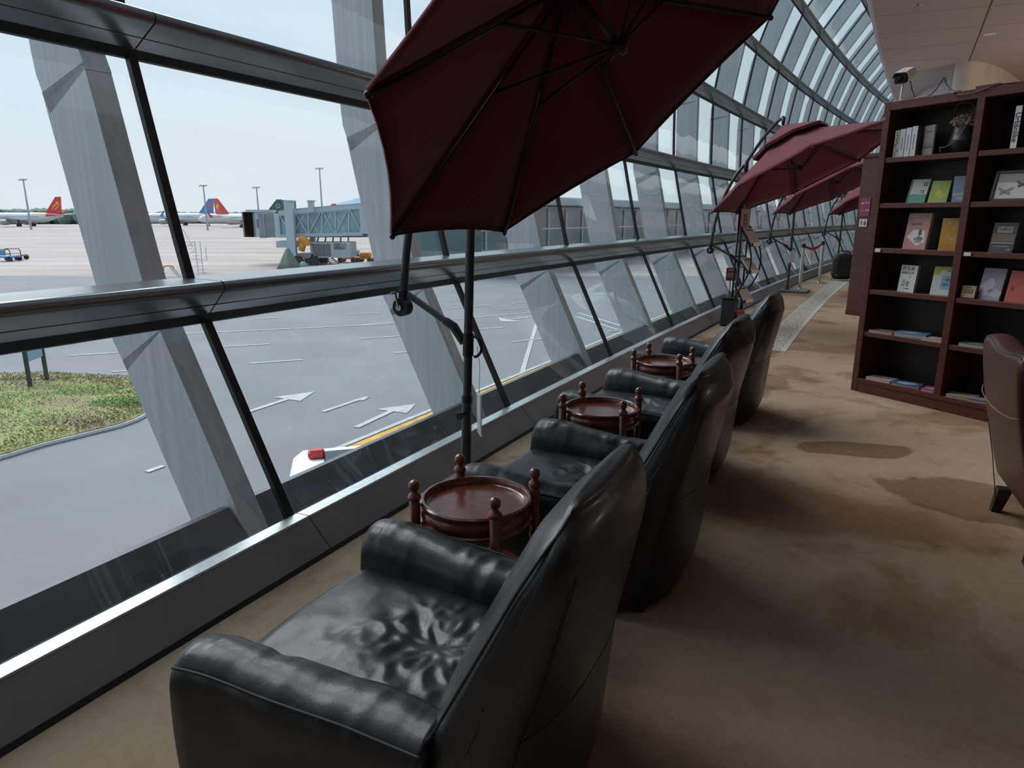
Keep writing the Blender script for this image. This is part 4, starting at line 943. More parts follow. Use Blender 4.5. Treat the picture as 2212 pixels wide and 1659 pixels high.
    for j in range(NY + 1):
        for i in range(NX + 1):
            x = x0 + (x1 - x0) * i / NX; y = y0 + (y1 - y0) * j / NY; mb.v.append(Vector((x * (1 + .16 * max(0, y) / .5), y + (.012 * (1 - ((x) / .275) ** 2) if j > NY * .9 else 0), hgt(x, y))))
    for j in range(NY):
        for i in range(NX): a = j * (NX + 1) + i; mb.f.append((a, a + 1, a + NX + 2, a + NX + 1))
    # skirt
    per = [i for i in range(NX + 1)] + [j * (NX + 1) + NX for j in range(1, NY + 1)] + [NY * (NX + 1) + i for i in range(NX - 1, -1, -1)] + [j * (NX + 1) for j in range(NY - 1, 0, -1)]
    levels = [per]
    for zz in (.30, .16, .05):
        o0 = len(mb.v); mb.v += [Vector((mb.v[q].x, mb.v[q].y + (.004 if mb.v[q].y > .4 and zz > .2 else 0), zz)) for q in per]; levels.append(list(range(o0, o0 + len(per))))
    for L0, L1 in zip(levels, levels[1:]):
        for q in range(len(per)): w = (q + 1) % len(per); mb.f.append((L0[q], L0[w], L1[w], L1[q]))
    mb.f.append(tuple(levels[-1]))
    st = obj('seat_cushion', mb, leather_m, t, smooth=True)
    obj('piping', MB().tube([(-.27, .504, .31), (-.1, .513, .31), (.1, .513, .31), (.27, .504, .31)], .004, 6), seam_m, st)
    obj('base', MB().box((0, .06, .03), (.66, .72, .06), bev=.01), plast, t)
    return t
CH = make_armchair()
chairs = [(1.395, 'black leather armchair nearest the camera with a creased hollow seat'), (2.765, 'black leather armchair between the nearest and the second round tray table'),
          (4.09, 'black leather armchair between the second and the farthest tray table'), (5.555, 'farthest black leather armchair of the row, in front of the brochure rack')]
for i, (s, lab) in enumerate(chairs):
    p = so(s, (-1.2, -1.17, -1.05, -1.03)[i])
    if i == 0: CH.location = p; CH.rotation_euler = (0, 0, rot(s) + .05); CH['label'] = lab; CH['group'] = 'black leather armchairs facing the window'
    else: clone(CH, p, rot(s) + (0, .02, -.03, -.02)[i], lab)

# ================================================================== TRAY TABLES
def make_table():
    t = thing('tray_table', '', 'side table')
    rim = [(.001, .522), (.178, .522), (.184, .526), (.186, .546), (.191, .552), (.200, .552), (.206, .546), (.205, .536), (.200, .530), (.200, .522), (.203, .518), (.203, .484), (.200, .480), (.206, .474), (.206, .466), (.198, .460), (.001, .460)]
    tr = obj('tray', MB().lathe(list(reversed(rim)), n=72), polished, t, smooth=True, ang=.7)
    obj('tray_floor', MB().lathe([(.001, .5205), (.1775, .5205), (.1775, .5235), (.001, .5235)], n=64), traym, tr, smooth=True, ang=.6)
    prof = [(.012, 0), (.016, .01), (.013, .05), (.017, .10), (.023, .13), (.024, .16), (.018, .18), (.014, .20), (.020, .21), (.020, .23), (.014, .24), (.012, .28), (.018, .34), (.022, .38), (.016, .405), (.022, .412), (.023, .422), (.019, .432), (.023, .440), (.023, .452), (.0195, .456),
            (.0195, .556), (.018, .560), (.0235, .566), (.0245, .574), (.022, .582), (.014, .588), (.012, .596), (.0185, .604), (.0205, .616), (.0185, .628), (.010, .636), (.001, .638)]
    for i, j in ((-1, -1), (1, -1), (1, 1), (-1, 1)):
        obj('post', MB().lathe(prof, (i * .155, j * .165, 0), 20), polished, t, smooth=True, ang=.9)
    obj('lower_shelf', MB().lathe([(.001, .205), (.19, .205), (.196, .212), (.196, .226), (.19, .232), (.001, .232)], n=56), polished, t, smooth=True, ang=.6)
    obj('shelf_ring', MB().lathe([(.150, .232), (.196, .232), (.198, .245), (.190, .250), (.150, .240)], n=56), polished, t, smooth=True, ang=.6)
    return t
TB = make_table()
for i, (s, o, lab) in enumerate(((2.045, -.935, 'round wooden tray table nearest the camera beside the first armchair'), (3.43, -.91, 'middle round wooden tray table between the second and third armchairs'), (4.81, -.86, 'farthest round wooden tray table beside the last armchair'))):
    p = so(s, o)
    if i == 0: TB.location = p; TB.rotation_euler = (0, 0, rot(s)); TB['label'] = lab; TB['group'] = 'round tray tables between the armchairs'
    else: clone(TB, p, rot(s) + (.0, .05, -.04)[i], lab)

# ================================================================== CANTILEVER UMBRELLAS
def umbrella(foot, ap, ax, R, h, hh, sp, label, sg=1, full=True, crank_o=.44, s0=3.2, lean=0.):
    """foot: pole foot; ap: canopy apex; ax: unit axis pointing down through the hub"""
    t = thing('cantilever_umbrella', label, 'umbrella', foot, group='burgundy cantilever umbrellas along the window', absolute=True)
    a_ = AZ0 + KK * s0; out = Vector((-math.cos(a_), math.sin(a_), 0)); run = Vector((math.sin(a_), math.cos(a_), 0))
    F = Vector(foot); ap = Vector(ap); ax = Vector(ax).normalized()
    e1 = ax.cross(Vector((0, 0, 1))).normalized(); e2 = ax.cross(e1)
    cs = [ap + ax * h + (e1 * math.cos(sp + i * PI / 4) + e2 * math.sin(sp + i * PI / 4)) * R for i in range(8)]
    # canopy
    mb = MB(); NR = 10; idx = {}
    def pt(i, r, f):
        a, b_ = cs[i % 8], cs[(i + 1) % 8]; A = ap.lerp(a, r); B = ap.lerp(b_, r); p = A.lerp(B, f)
        mid = 4 * f * (1 - f); p = p + (ap + ax * h * r - p) * (.030 * mid * r * r) + ax * (.035 * mid * r * (1 - r) * 2) 
        return p - ax * .012
    NF = 6
    for i in range(8):
        o0 = len(mb.v)
        for j in range(NR + 1):
            for q in range(NF + 1): mb.v.append(pt(i, .12 + .88 * j / NR, q / NF))
        for j in range(NR):
            for q in range(NF): a = o0 + j * (NF + 1) + q; mb.f.append((a, a + 1, a + NF + 2, a + NF + 1))
    # short hem turned down along the edge
        o0 = len(mb.v)
        for q in range(NF + 1): p = pt(i, 1, q / NF); mb.v += [p, p + ax * .018]
        for q in range(NF): mb.f.append((o0 + 2 * q, o0 + 2 * q + 2, o0 + 2 * q + 3, o0 + 2 * q + 1))
    cn = obj('canopy', mb, canvas_m, t, smooth=True, ang=.25, solid=.002)
    mb = MB(); vr = .40
    for i in range(8):
        a = ap - ax * .13 + (cs[i] - ap) * vr + ax * .02; b_ = ap - ax * .13 + (cs[(i + 1) % 8] - ap) * vr + ax * .02; mb.add([ap - ax * .10, a, b_, b_ + ax * .04, a + ax * .04], [(0, 1, 2), (1, 4, 3, 2)])
    obj('vent_cap', mb, canvas_m, cn, solid=.002)
    for i in range(8):
        c = cs[i]; d = (c - ap)
        rb = obj('rib', MB().tube([ap + ax * .03 + d * .03, ap + ax * .018 + d * .99], .0095, 6), plast, t, smooth=True)
        m_ = ap + ax * .02 + d * .42; obj('strut', MB().tube([m_, ap + ax * hh + (e1 * math.cos(sp + i * PI / 4) + e2 * math.sin(sp + i * PI / 4)) * .03], .0075, 6), plast, rb, smooth=True)
        obj('rib_tip', MB().sphere(c + ax * .01, .014, 8, 6), plast, rb, smooth=True)
    M = (-ax).to_track_quat('Z', 'Y').to_matrix()
    obj('hub', MB().lathe([(.010, -.04), (.024, -.036), (.031, -.015), (.031, .015), (.022, .026), (.010, .03)], ap + ax * hh, 14, M), plast, t, smooth=True, ang=.7)
    obj('hub_rod', MB().tube([ap - ax * .12, ap + ax * (hh + .05)], .014, 8), pole_m, t, smooth=True)
    # pole
    PT = 2.30
    def rel(o, z): return F + out * o + Vector((lean * z, 0, z))
    obj('base_plate', MB().box(F + out * -.12 + Vector((0, 0, .025)), (.001, .001, .001)) if False else MB().prism([(x, y) for x, y in ((-.28, -.42), (.28, -.42), (.28, .13), (-.28, .13))], 0, .05, Matrix.Translation(F) @ Matrix.Rotation(math.atan2(run.y, run.x), 4, 'Z')), base_m, t)
    po = obj('pole', MB().tube([rel(0, .05), rel(0, .56)], .0285, 20).tube([rel(0, .56), rel(0, PT)], .0245, 20), pole_m, t, smooth=True, ang=.7)
    obj('pole_flange', MB().lathe([(.001, .05), (.07, .05), (.07, .062), (.035, .07), (.033, .10), (.001, .10)], F, 18), pole_m, po, smooth=True, ang=.6)
    obj('collar', MB().tube([rel(0, .535), rel(0, .57)], .033, 20), plast, po, smooth=True, ang=.7)
    kn = MB(); c = F + run * -.035 + Vector((0, 0, .47)) - out * .01
    kn.tube([c + run * .02, c - run * .03], .008, 8); kn.lathe([(.001, -.01), (.02, -.009), (.022, 0), (.02, .009), (.001, .01)], c - run * .035 - out * .005, 12, (-run).to_track_quat('Z', 'Y').to_matrix())
    obj('locking_knob', kn, plast, po, smooth=True, ang=.7)
    # arm: from the crank, past the pole head, up to the canopy
    top = ap - ax * .10
    toph = top + Vector((0, 0, .10))
    arm_pts = [rel(.44, 1.10), rel(.405, 1.45), rel(.31, 1.80), rel(.15, 2.14), rel(.0, 2.34)]
    p4 = arm_pts[-1]; e_ = toph
    arm_pts += [p4.lerp(e_, .45) + Vector((0, 0, .06)), p4.lerp(e_, .85) + Vector((0, 0, .045)), e_]
    obj('arm', MB().tube(smoothpath(arm_pts, 5), .023, 14), pole_m, t, smooth=True)
    obj('arm_end', MB().tube([e_ + Vector((0, 0, .0)), e_.lerp(top, .5), top], [.026, .024, .018], 12), plast, t, smooth=True)
    obj('pivot_bracket', MB().tube([rel(.0, 2.20), rel(.0, 2.36)], .032, 14), plast, t, smooth=True)
    # crank
    c0 = rel(.445, 1.045)
    cr = MB().tube([rel(.44, 1.14), rel(.443, 1.06)], .028, 14); cr.tube([c0 - run * .028, c0 + run * .028], .052, 24); cr.box((0, 0, 0), (.05, .045, .09), Matrix.Translation(rel(.437, 1.09)) @ Matrix.Rotation(math.atan2(run.y, run.x), 4, 'Z'), .008)
    ck = obj('crank_housing', cr, plast, t, smooth=True, ang=.6)
    hb = MB(); hc = c0 - run * .034; hb.tube([hc, hc - run * .01], .018, 12); hb.bar(hc - run * .008, hc - run * .008 + out * .02 + Vector((0, 0, .085)), .014, .008); hb.tube([hc - run * .008 + out * .02 + Vector((0, 0, .085)), hc - run * .045 + out * .02 + Vector((0, 0, .085))], .008, 10)
    obj('crank_handle', hb, steel, ck, smooth=True, ang=.6)
    # strut to sliding sleeve
    sl = rel(0, .85); q0 = rel(.41, 1.12); q1 = rel(.095, .955); q2 = rel(.03, .87)
    obj('support_strut', MB().bar(q0, q1, .022, .030), pole_m, t)
    obj('strut_socket', MB().tube([q1 + (q0 - q1).normalized() * .06, q1, q2], [.024, .027, .022], 14), plast, t, smooth=True, ang=.8)
    sv = obj('slider_sleeve', MB().tube([rel(0, .80), rel(0, .925)], .0305, 20), plast, t, smooth=True, ang=.7)
    gm_ = MB(); gp_ = [rel(-.02, .915), rel(-.065, .90), rel(-.085, .865), rel(-.080, .825), rel(-.055, .80), rel(-.04, .80)]
    gm_.tube(smoothpath(gp_, 4), .008, 8); obj('grip_handle', gm_, plast, sv, smooth=True)
    return t
f1 = so(3.21, -.17)
umbrella(f1, (.227, 3.268, 2.539), (.574, -.345, -.742), 1.266, .385, .380, .389, 'nearest burgundy cantilever umbrella tilted over the armchairs, seen from below', s0=3.2, lean=.033)
f2 = so(11.05, -.12)
AX2 = Vector((.344, -.286, -.894)).normalized(); AP2 = Vector((3.736, 9.88, 2.677))
umbrella(f2, AP2, AX2, 1.27, .608, .542, 1.157, 'second burgundy umbrella with a two tier top above the brochure rack', s0=11.05)
def place(s, o, lab):
    dA = -KK * (s - 11.05); Mr = Matrix.Rotation(dA, 3, 'Z')
    off = AP2 - so(11.05, -.12); off = Mr @ off; umbrella(so(s, o), so(s, o) + off, Mr @ AX2, 1.27, .608, .542, 1.157, lab, s0=s)
place(15.72, -.12, 'third burgundy umbrella just behind the second, above the steel barrier posts')
place(22.9, -.12, 'fourth burgundy umbrella farther along, above the black suitcase')
place(29.5, -.12, 'farthest burgundy umbrella mostly hidden behind the wooden cabinet')
place(-1.35, -.17, 'unseen burgundy umbrella added behind the camera to shade the foreground')  # out of view, added so that its canopy shades the near carpet
# clear sign holder hanging from the near pole
t = thing('sign_holder', 'clear acrylic card holder hanging by a cord from the nearest umbrella pole', 'sign holder', f1 + Vector((0, 0, .2)), absolute=True, group='acrylic card holders hanging on umbrella poles')
acr = bpy.data.materials.new('clear_acrylic'); acr.use_nodes = True; bn = acr.node_tree.nodes['Principled BSDF']; bn.inputs['Base Color'].default_value = (.9, .95, .95, 1); bn.inputs['Alpha'].default_value = .35; bn.inputs['Roughness'].default_value = .08
paper = mat('paper_white', (.72, .70, .68), .7)
def holder(s, o, z0, t_, rz):
    M = Matrix.Translation(so(s, o, z0)) @ Matrix.Rotation(rz, 4, 'Z')
    obj('card', MB().box((0, 0, .115), (.10, .002, .22), M), paper, t_)
    obj('acrylic_cover', MB().box((0, 0, .115), (.115, .010, .24), M), acr, t_)
    obj('ring', MB().tube([M @ Vector((.012 * math.cos(a), 0, .25 + .012 * math.sin(a))) for a in [2 * PI * q / 12 for q in range(13)]], .0015, 6), steel, t_)
    obj('cord', MB().tube([M @ Vector((0, 0, .26)), M @ Vector((-.03, .0, .40)), M @ Vector((-.055, .02, .52))], .0015, 5), plast, t_)
holder(3.27, -.235, .34, t, rot(3.2) + .72)
f3 = so(15.72, -.12); t = thing('sign_holder', 'framed white card hanging on the pole of the third umbrella', 'sign holder', f3 + Vector((0, 0, .2)), absolute=True, group='acrylic card holders hanging on umbrella poles')
holder(15.62, -.17, .62, t, 0.1)

# ================================================================== BROCHURE RACK, BIN, RED NOTICE, BARRIER
rk = pz(1590, 702, 0); t = thing('brochure_rack', 'black wavy metal brochure rack beside the second umbrella pole', 'brochure rack', rk, math.radians(-52))
blk = mat('rack_black', (.015, .02, .02), .4, .3)
up = MB(); HR = 1.66
for y in (-.12, .12): obj('upright', MB().tube([(-.03, y, 0), (.0, y, HR)], .014, 8), blk, t, smooth=True)
for y in (-.12, .12):
    w = smoothpath([(.02, y, 1.42), (.16, y, 1.22), (.22, y, 1.08), (.24, y, .92), (.20, y, .74), (.10, y, .56), (.02, y, .40), (.0, y, .22), (.06, y, .02)], 5); obj('wave_rail', MB().tube(w, .012, 8), blk, t, smooth=True)
for z in (1.42, 1.0, .60, .20): obj('cross_rung', MB().tube([(0, -.12, z), (0, .12, z)], .009, 8), blk, t, smooth=True)
obj('header_card', MB().box((.012, 0, 1.49), (.012, .22, .34)), mat('header_pink', (.36, .26, .26), .7), t)
Mh = Matrix.Translation((.02, 0, 1.51)) @ Matrix.Rotation(PI / 2, 4, 'Z') @ Matrix.Rotation(PI / 2, 4, 'X')
text('旅客\n阅读\n指南', .055, mat('header_ink', (.14, .05, .06), .7), t, Mh)
shm = mat('shelf_wire', (.02, .02, .022), .4)
slots = [(.02, 1.40, .20, 1.16), (.02, .98, .20, .78), (.0, .58, .15, .36), (-.01, .24, .08, .06)]
for i, (xa, za, xb, zb) in enumerate(slots):
    a = Vector((xa, 0, za)); b_ = Vector((xb, 0, zb)); obj('shelf_tray', MB().bar(a, b_, .24, .008, (1, 0, .8)), shm, t)
    obj('tray_lip', MB().bar(b_ + Vector((0, -.12, .0)), b_ + Vector((0, .12, 0)), .06, .03), shm, t)
    obj('lip_label', MB().box(b_ + Vector((.04, 0, .015)), (.004, .18, .05)), paper, t)
Mr = Matrix.Translation(rk) @ Matrix.Rotation(math.radians(-52), 4, 'Z')
labs = ('pale brochure stack on the top tray of the rack', 'pale brochure stack on the second tray of the rack', 'pale brochure stack on the third tray of the rack', 'reddish brochure stack on the lowest tray of the rack')
for i, (xa, za, xb, zb) in enumerate(slots):
    a = Vector((xa, 0, za)); b_ = Vector((xb, 0, zb)); d = (b_ - a).normalized(); nrm = Vector((-d.z, 0, d.x)); nrm = nrm if nrm.z > 0 else -nrm
    P = [a + d * .03 + nrm * .025, b_ - d * .01 + nrm * .025]; root = Mr @ ((P[0] + P[1]) / 2)
    tt = thing('brochure_stack', labs[i], 'brochures', root, math.radians(-52), group='brochures in the wavy rack')
    c = (P[0] + P[1]) / 2
    pk = obj('booklets', MB().bar(P[0] - c, P[1] - c, .20, .03, (1, 0, .8)), mat('brochure_pale', (.52, .47, .44), .6) if i < 3 else mat('brochure_red', (.30, .10, .08), .5), tt)
    obj('cover_print', MB().bar(P[0] - c + nrm * .016 + d * .03, P[0] - c + nrm * .016 + d * .05, .15, .002, (1, 0, .8)), mat('header_ink', (.14, .05, .06), .7), pk)
bn_ = so(10.35, -.16); t = thing('storage_box', 'dark grey upright box standing behind the second umbrella pole', 'box', bn_, rot(10.7))
obj('body', MB().box((0, -.02, .20), (.26, .20, .40), bev=.02), mat('box_grey', (.025, .03, .033), .5), t); obj('lid', MB().box((0, -.02, .41), (.28, .22, .02), bev=.006), plast, t)
nt_ = pz(1588, 692, 0) + Vector((-.02, .30, 0)); t = thing('notice_sign', 'small dark red notice sign with white lettering on a thin stand', 'sign', nt_, math.radians(8))
obj('stand_post', MB().tube([(0, .01, 0), (0, .01, .62)], .008, 8), blk, t); obj('stand_foot', MB().lathe([(.001, 0), (.10, 0), (.10, .012), (.001, .016)], n=20), blk, t)
pn = obj('panel', MB().box((0, 0, .68), (.165, .008, .20), bev=.002), mat('notice_red', (.20, .015, .025), .5), t)
text('温馨提示', .026, paper, pn, Matrix.Translation((0, -.006, .745)) @ RX); text('请您爱护\n公共设施', .034, paper, pn, Matrix.Translation((0, -.006, .665)) @ RX)

def stanchion(p, lab):
    p = Vector(p); t = thing('barrier_post', lab, 'barrier post', p, group='steel barrier posts by the window')
    obj('foot', MB().lathe([(.001, 0), (.16, 0), (.165, .008), (.06, .03), (.035, .035), (.001, .035)], n=28), steel, t, smooth=True, ang=.7)
    obj('post_tube', MB().tube([(0, 0, .03), (0, 0, .90)], .034, 20), steel, t, smooth=True, ang=.7)
    obj('belt_head', MB().tube([(0, 0, .90), (0, 0, .985)], .040, 20), plast, t, smooth=True, ang=.7)
    return p
pa = stanchion(pz(1727, 625, 0), 'nearer brushed steel barrier post standing at the umbrella base plate'); pb = stanchion(pz(1769, 611, 0), 'farther brushed steel barrier post on a round foot')
mb = MB(); n = 16
for i in range(n + 1):
    q = pa.lerp(pb, i / n); z = .945 - .10 * math.sin(PI * i / n); mb.v += [Vector((q.x, q.y, z - .028)), Vector((q.x, q.y, z + .028))]
for i in range(n): mb.f.append((2 * i, 2 * i + 2, 2 * i + 3, 2 * i + 1))
bt = obj('barrier_belt', mb, mat('belt_red', (.45, .02, .025), .6), solid=.002); tag(bt, 'red webbing belt stretched between the two steel posts', 'belt')
q = pa.lerp(pb, .4); obj('hanging_end', MB().bar(q + Vector((0, 0, .84)), q + Vector((.02, -.02, .62)), .05, .002), MATS['belt_red'], bt)

# suitcase
p = pz(1816, 606, 0); t = thing('suitcase', 'black soft suitcase with a top handle standing past the barrier posts', 'suitcase', p, math.radians(-8))
obj('shell', MB().box((0, 0, .345), (.52, .28, .65), bev=.07), mat('suitcase_fabric', (.010, .011, .012), .55), t, smooth=True, ang=.5, sub=1)
obj('front_pocket', MB().box((0, -.15, .30), (.40, .04, .36), bev=.02), MATS['suitcase_fabric'], t)
obj('handle', MB().tube(smoothpath([(-.12, 0, .66), (-.11, 0, .72), (0, 0, .735), (.11, 0, .72), (.12, 0, .66)], 4), .012, 8), plast, t, smooth=True)
obj('badge', MB().box((-.17, -.175, .15), (.05, .004, .012)), steel, t)
for x in (-.2, .2):
    for y in (-.1, .1): obj('wheel', MB().lathe([(.003, -.01), (.014, -.01), (.014, .01), (.003, .01)], (x, y, .014), 12, Matrix.Rotation(PI / 2, 3, 'Y')), plast, t)
p = so(21.5, -.75); t = thing('coffee_table', 'low dark tray topped table behind the black suitcase', 'table', p, rot(21))
obj('table_top', MB().box((0, 0, .62), (.9, .5, .03), bev=.01), polished, t)
for i in (-1, 1):
    for j in (-1, 1): obj('leg', MB().box((i * .38, j * .18, .305), (.04, .04, .61)), wood, t)

# ================================================================== BOOKCASE
SA = Vector((3.124, 6.12, 0)); SX = Vector((.485, -.8745, 0)).normalized(); SYv = Vector((-SX.y, SX.x, 0)); SR = math.atan2(SX.y, SX.x)
bk = thing('bookcase', 'tall mahogany bookcase with open shelves facing the armchairs', 'bookcase', SA, SR)
MSH = Matrix.Translation(SA) @ Matrix.Rotation(SR, 4, 'Z')
DEP = .34; W3 = 2.273; ZS = [.06, .515, .89, 1.26, 1.645, 2.025]; TH = .04
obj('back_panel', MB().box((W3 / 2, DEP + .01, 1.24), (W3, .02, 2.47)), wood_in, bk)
for x in (0, .738, 1.476, 2.214): obj('upright_panel', MB().box((x + .03, DEP / 2, 1.24), (.058, DEP, 2.48), bev=.003), wood, bk)
obj('top_panel', MB().box((W3 / 2, DEP / 2, 2.446), (W3, DEP - .002, .07), bev=.004), wood_h, bk)
obj('plinth', MB().box((W3 / 2 + .03, DEP / 2, .05), (W3 - .06, DEP - .004, .10)).box((W3 / 2 + .03, DEP / 2 - .006, .108), (W3 - .06, DEP, .034)), wood_h, bk)
ZS = [.125, .552, .928, 1.288, 1.663, 2.035]
for c in range(3):
    for z in ZS[1:]:
        obj('shelf', MB().box((.738 * c + .399, DEP / 2 + .003, z - TH / 2), (.680, DEP - .01, TH), bev=.002), wood_h, bk)
sh_lab = mat('shelf_label', (.62, .62, .60), .5)
obj('shelf_label', MB().box((.10, -.002, 1.270), (.05, .004, .030)), sh_lab, bk); obj('shelf_label', MB().box((.84, -.002, 1.270), (.05, .004, .026)), sh_lab, bk)
obj('screw_cap', MB().lathe([(.001, 0), (.006, 0), (.005, .002), (.001, .003)], (.02, -.003, 2.35), 8, Matrix.Rotation(PI / 2, 3, 'X')), steel, bk)
page_m = mat('page_edges', (.50, .46, .40), .8)
def book_upright(x, z, w, h, th, col, label, tilt=12, yaw=0, y=.07, group=None, name='book', texts=(), shapes=(), spine=None, cat='book'):
    """face-out book leaning back; origin at the bottom centre of its front cover"""
    P = MSH @ Vector((x, y, z)); t = thing(name, label, cat, P, SR + math.radians(yaw), group)
    T = Matrix.Rotation(math.radians(-tilt), 4, 'X')
    cm = mat('cover_%s' % '_'.join('%d' % int(c * 100) for c in col), col, .38, noise_amt=.08, nscale=9)
    c = MB().box((0, .0, h / 2), (w, .003, h), T); c.box((0, th, h / 2), (w, .003, h), T); c.box((-w / 2, th / 2, h / 2), (.003, th, h), T)
    cv = obj('cover', c, cm, t); obj('pages', MB().box((.003, th / 2, h / 2), (w - .008, th - .004, h - .006), T), page_m, t)
    for body, sz, px_, pz_, cc in texts:
        text(body, sz, mat('ink_%s' % '_'.join('%d' % int(q * 100) for q in cc), cc, .6), cv, T @ Matrix.Translation((px_, -.0022, pz_)) @ RX, 'title')
    for poly, cc in shapes:
        g = MB(); g.add([T @ Vector((a, -.0019, b_)) for a, b_ in poly], [tuple(range(len(poly)))])
        obj('cover_art', g, mat('ink_%s' % '_'.join('%d' % int(q * 100) for q in cc), cc, .6), cv)
    return t
def blob(cx, cz, rx, rz_, n=14, j=.25, seed=1):
    r = random.Random(seed); return [(cx + rx * (1 + r.uniform(-j, j)) * math.cos(2 * PI * i / n), cz + rz_ * (1 + r.uniform(-j, j)) * math.sin(2 * PI * i / n)) for i in range(n)]
W_ = (.62, .60, .56); DK = (.03, .03, .035)
# second compartment row from the top
book_upright(.325, ZS[4], .145, .205, .012, (.50, .48, .42), 'book with cream top and sea green lower cover, leaning on the second shelf', 22, 8,
             texts=(('听说\n故乡', .018, .045, .16, DK), ('凡 和\n之 处', .016, .03, .095, DK)), shapes=(([(-.072, .001), (.072, .001), (.072, .075), (.02, .07), (-.02, .078), (-.072, .072)], (.10, .26, .20)), ([(-.072, .001), (-.058, .001), (-.058, .2), (-.072, .2)], (.05, .20, .15))))
book_upright(.505, ZS[4], .135, .185, .026, (.28, .40, .07), 'lime green book with a yellow fruit drawing, right of the sea green one', 22, 12,
             texts=(('草\n木', .026, -.02, .135, W_), ('人间', .016, .035, .03, W_)), shapes=((blob(-.005, .08, .022, .026, seed=3), (.62, .42, .04)), (blob(.015, .05, .012, .014, seed=4), (.55, .50, .06))))
book_upright(.695, ZS[4], .13, .205, .030, (.34, .42, .55), 'pale blue book half hidden by the bookcase divider', 14, 30,
             texts=(('风\n景', .022, .03, .16, W_),), shapes=(([(-.064, .05), (.064, .055), (.064, .075), (-.064, .07)], W_), (blob(0, .03, .055, .012, seed=8), (.55, .62, .70))))
# third row
book_upright(.365, ZS[3], .205, .295, .030, (.46, .20, .17), 'large salmon pink book with a white rocket drawing, third shelf', 8, -6,
             texts=(('讲给孩子的', .026, -.015, .265, W_), ('自然发现简史', .026, -.005, .235, W_), ('给孩子的科学课', .013, -.02, .205, DK)),
             shapes=(([(-.085, .10), (-.03, .16), (.07, .15), (.085, .06), (.02, .03)], (.60, .55, .55)), (blob(.03, .13, .016, .022, seed=6), DK), ([(.015, .14), (.03, .175), (.045, .14)], (.10, .10, .14)), (blob(.025, .085, .045, .022, seed=7), (.22, .18, .28)), (blob(.025, .06, .035, .010, seed=17), (.55, .45, .50))))
sq = [(-.05 + .02 * i, .10 + .022 * math.sin(i * 1.9)) for i in range(6)]
book_upright(.664, ZS[3], .17, .255, .02, (.62, .31, .05), 'yellow orange book with white handwritten lettering on the third shelf', 8, 16,
             texts=(('解 忧', .034, -.01, .215, W_), ('公 路', .030, .02, .175, W_)), shapes=((sq + [(a, b_ + .004) for a, b_ in reversed(sq)], W_), ([(-.08, .0), (.08, 0), (.08, .04), (-.08, .05)], (.55, .25, .04))))
# fourth row
dots = []; r9 = random.Random(9)
for i in range(22):
    cx, cz = -.045 + .075 * (i % 6) / 6 + r9.uniform(-.004, .004), .055 + .012 * (i // 6) * 1.2; s_ = r9.uniform(.003, .006); dots.append(([(cx - s_, cz - s_), (cx + s_, cz - s_), (cx + s_ * .6, cz + s_), (cx - s_, cz + s_)], DK if i % 3 else (.35, .08, .07)))
book_upright(.345, ZS[2], .155, .225, .022, (.58, .57, .53), 'white book with large black Chinese title on the fourth shelf', 6, -8,
             texts=(('胖东来', .040, -.008, .195, DK), ('你要怎么学?', .023, -.006, .160, DK), ('✓', .03, .02, .13, DK), ('著  中信出版', .010, .0, .030, DK)), shapes=tuple(dots))
book_upright(.640, ZS[2], .155, .235, .012, (.62, .64, .60), 'white book with yellow corner and blue sketch, fourth shelf', 14, 14,
             shapes=(([(-.077, .16), (-.077, .234), (.077, .234), (.077, .215), (-.02, .21), (-.04, .165)], (.52, .46, .06)), ([(-.015, .05), (.062, .05), (.062, .16), (-.015, .16)], (.25, .42, .55)), (blob(.02, .09, .028, .016, seed=12), (.55, .62, .66)), (blob(.03, .13, .02, .01, seed=13), (.12, .25, .38))), texts=(('城记', .014, .03, .20, DK),))
book_upright(.998, ZS[2], .16, .245, .018, (.30, .27, .31), 'grey lilac book with a misty picture, behind the small wooden plaque', 14, 0,
             shapes=((blob(-.02, .10, .045, .07, seed=21, j=.4), (.48, .45, .48)), (blob(.03, .06, .04, .04, seed=22, j=.4), (.40, .37, .44))), texts=(('山水', .016, .02, .215, W_),))
book_upright(1.205, ZS[2], .18, .235, .016, (.48, .085, .055), 'vermilion red book with a fine grass drawing, right of the grey one', 12, 0,
             shapes=(([(-.06, .10), (-.03, .13), (.0, .155), (.03, .165), (.06, .15), (.03, .169), (.0, .159), (-.03, .134)], (.12, .03, .02)), (blob(-.055, .10, .012, .02, seed=31, j=.5), (.14, .03, .02))))
book_upright(1.03, ZS[3], .16, .225, .02, (.075, .06, .05), 'dark brown book with a pale title plate and wavy white line, third shelf', 12, 4,
             texts=(('光明王', .030, .0, .172, DK), ('科幻小说中的璀璨名作', .011, 0, .045, W_), ('典藏', .013, .05, .022, W_)), shapes=(([(-.05, .15), (.05, .15), (.05, .196), (-.05, .196)], (.42, .36, .30)), ([(-.075, .085), (.075, .085), (.075, .14), (-.075, .14)], (.20, .14, .09)),
             ([(-.075 + .01 * i, .068 + (.006 if i % 2 else 0)) for i in range(16)] + [(.075 - .01 * i, .073 + (.006 if (15 - i) % 2 else 0)) for i in range(16)], W_)))
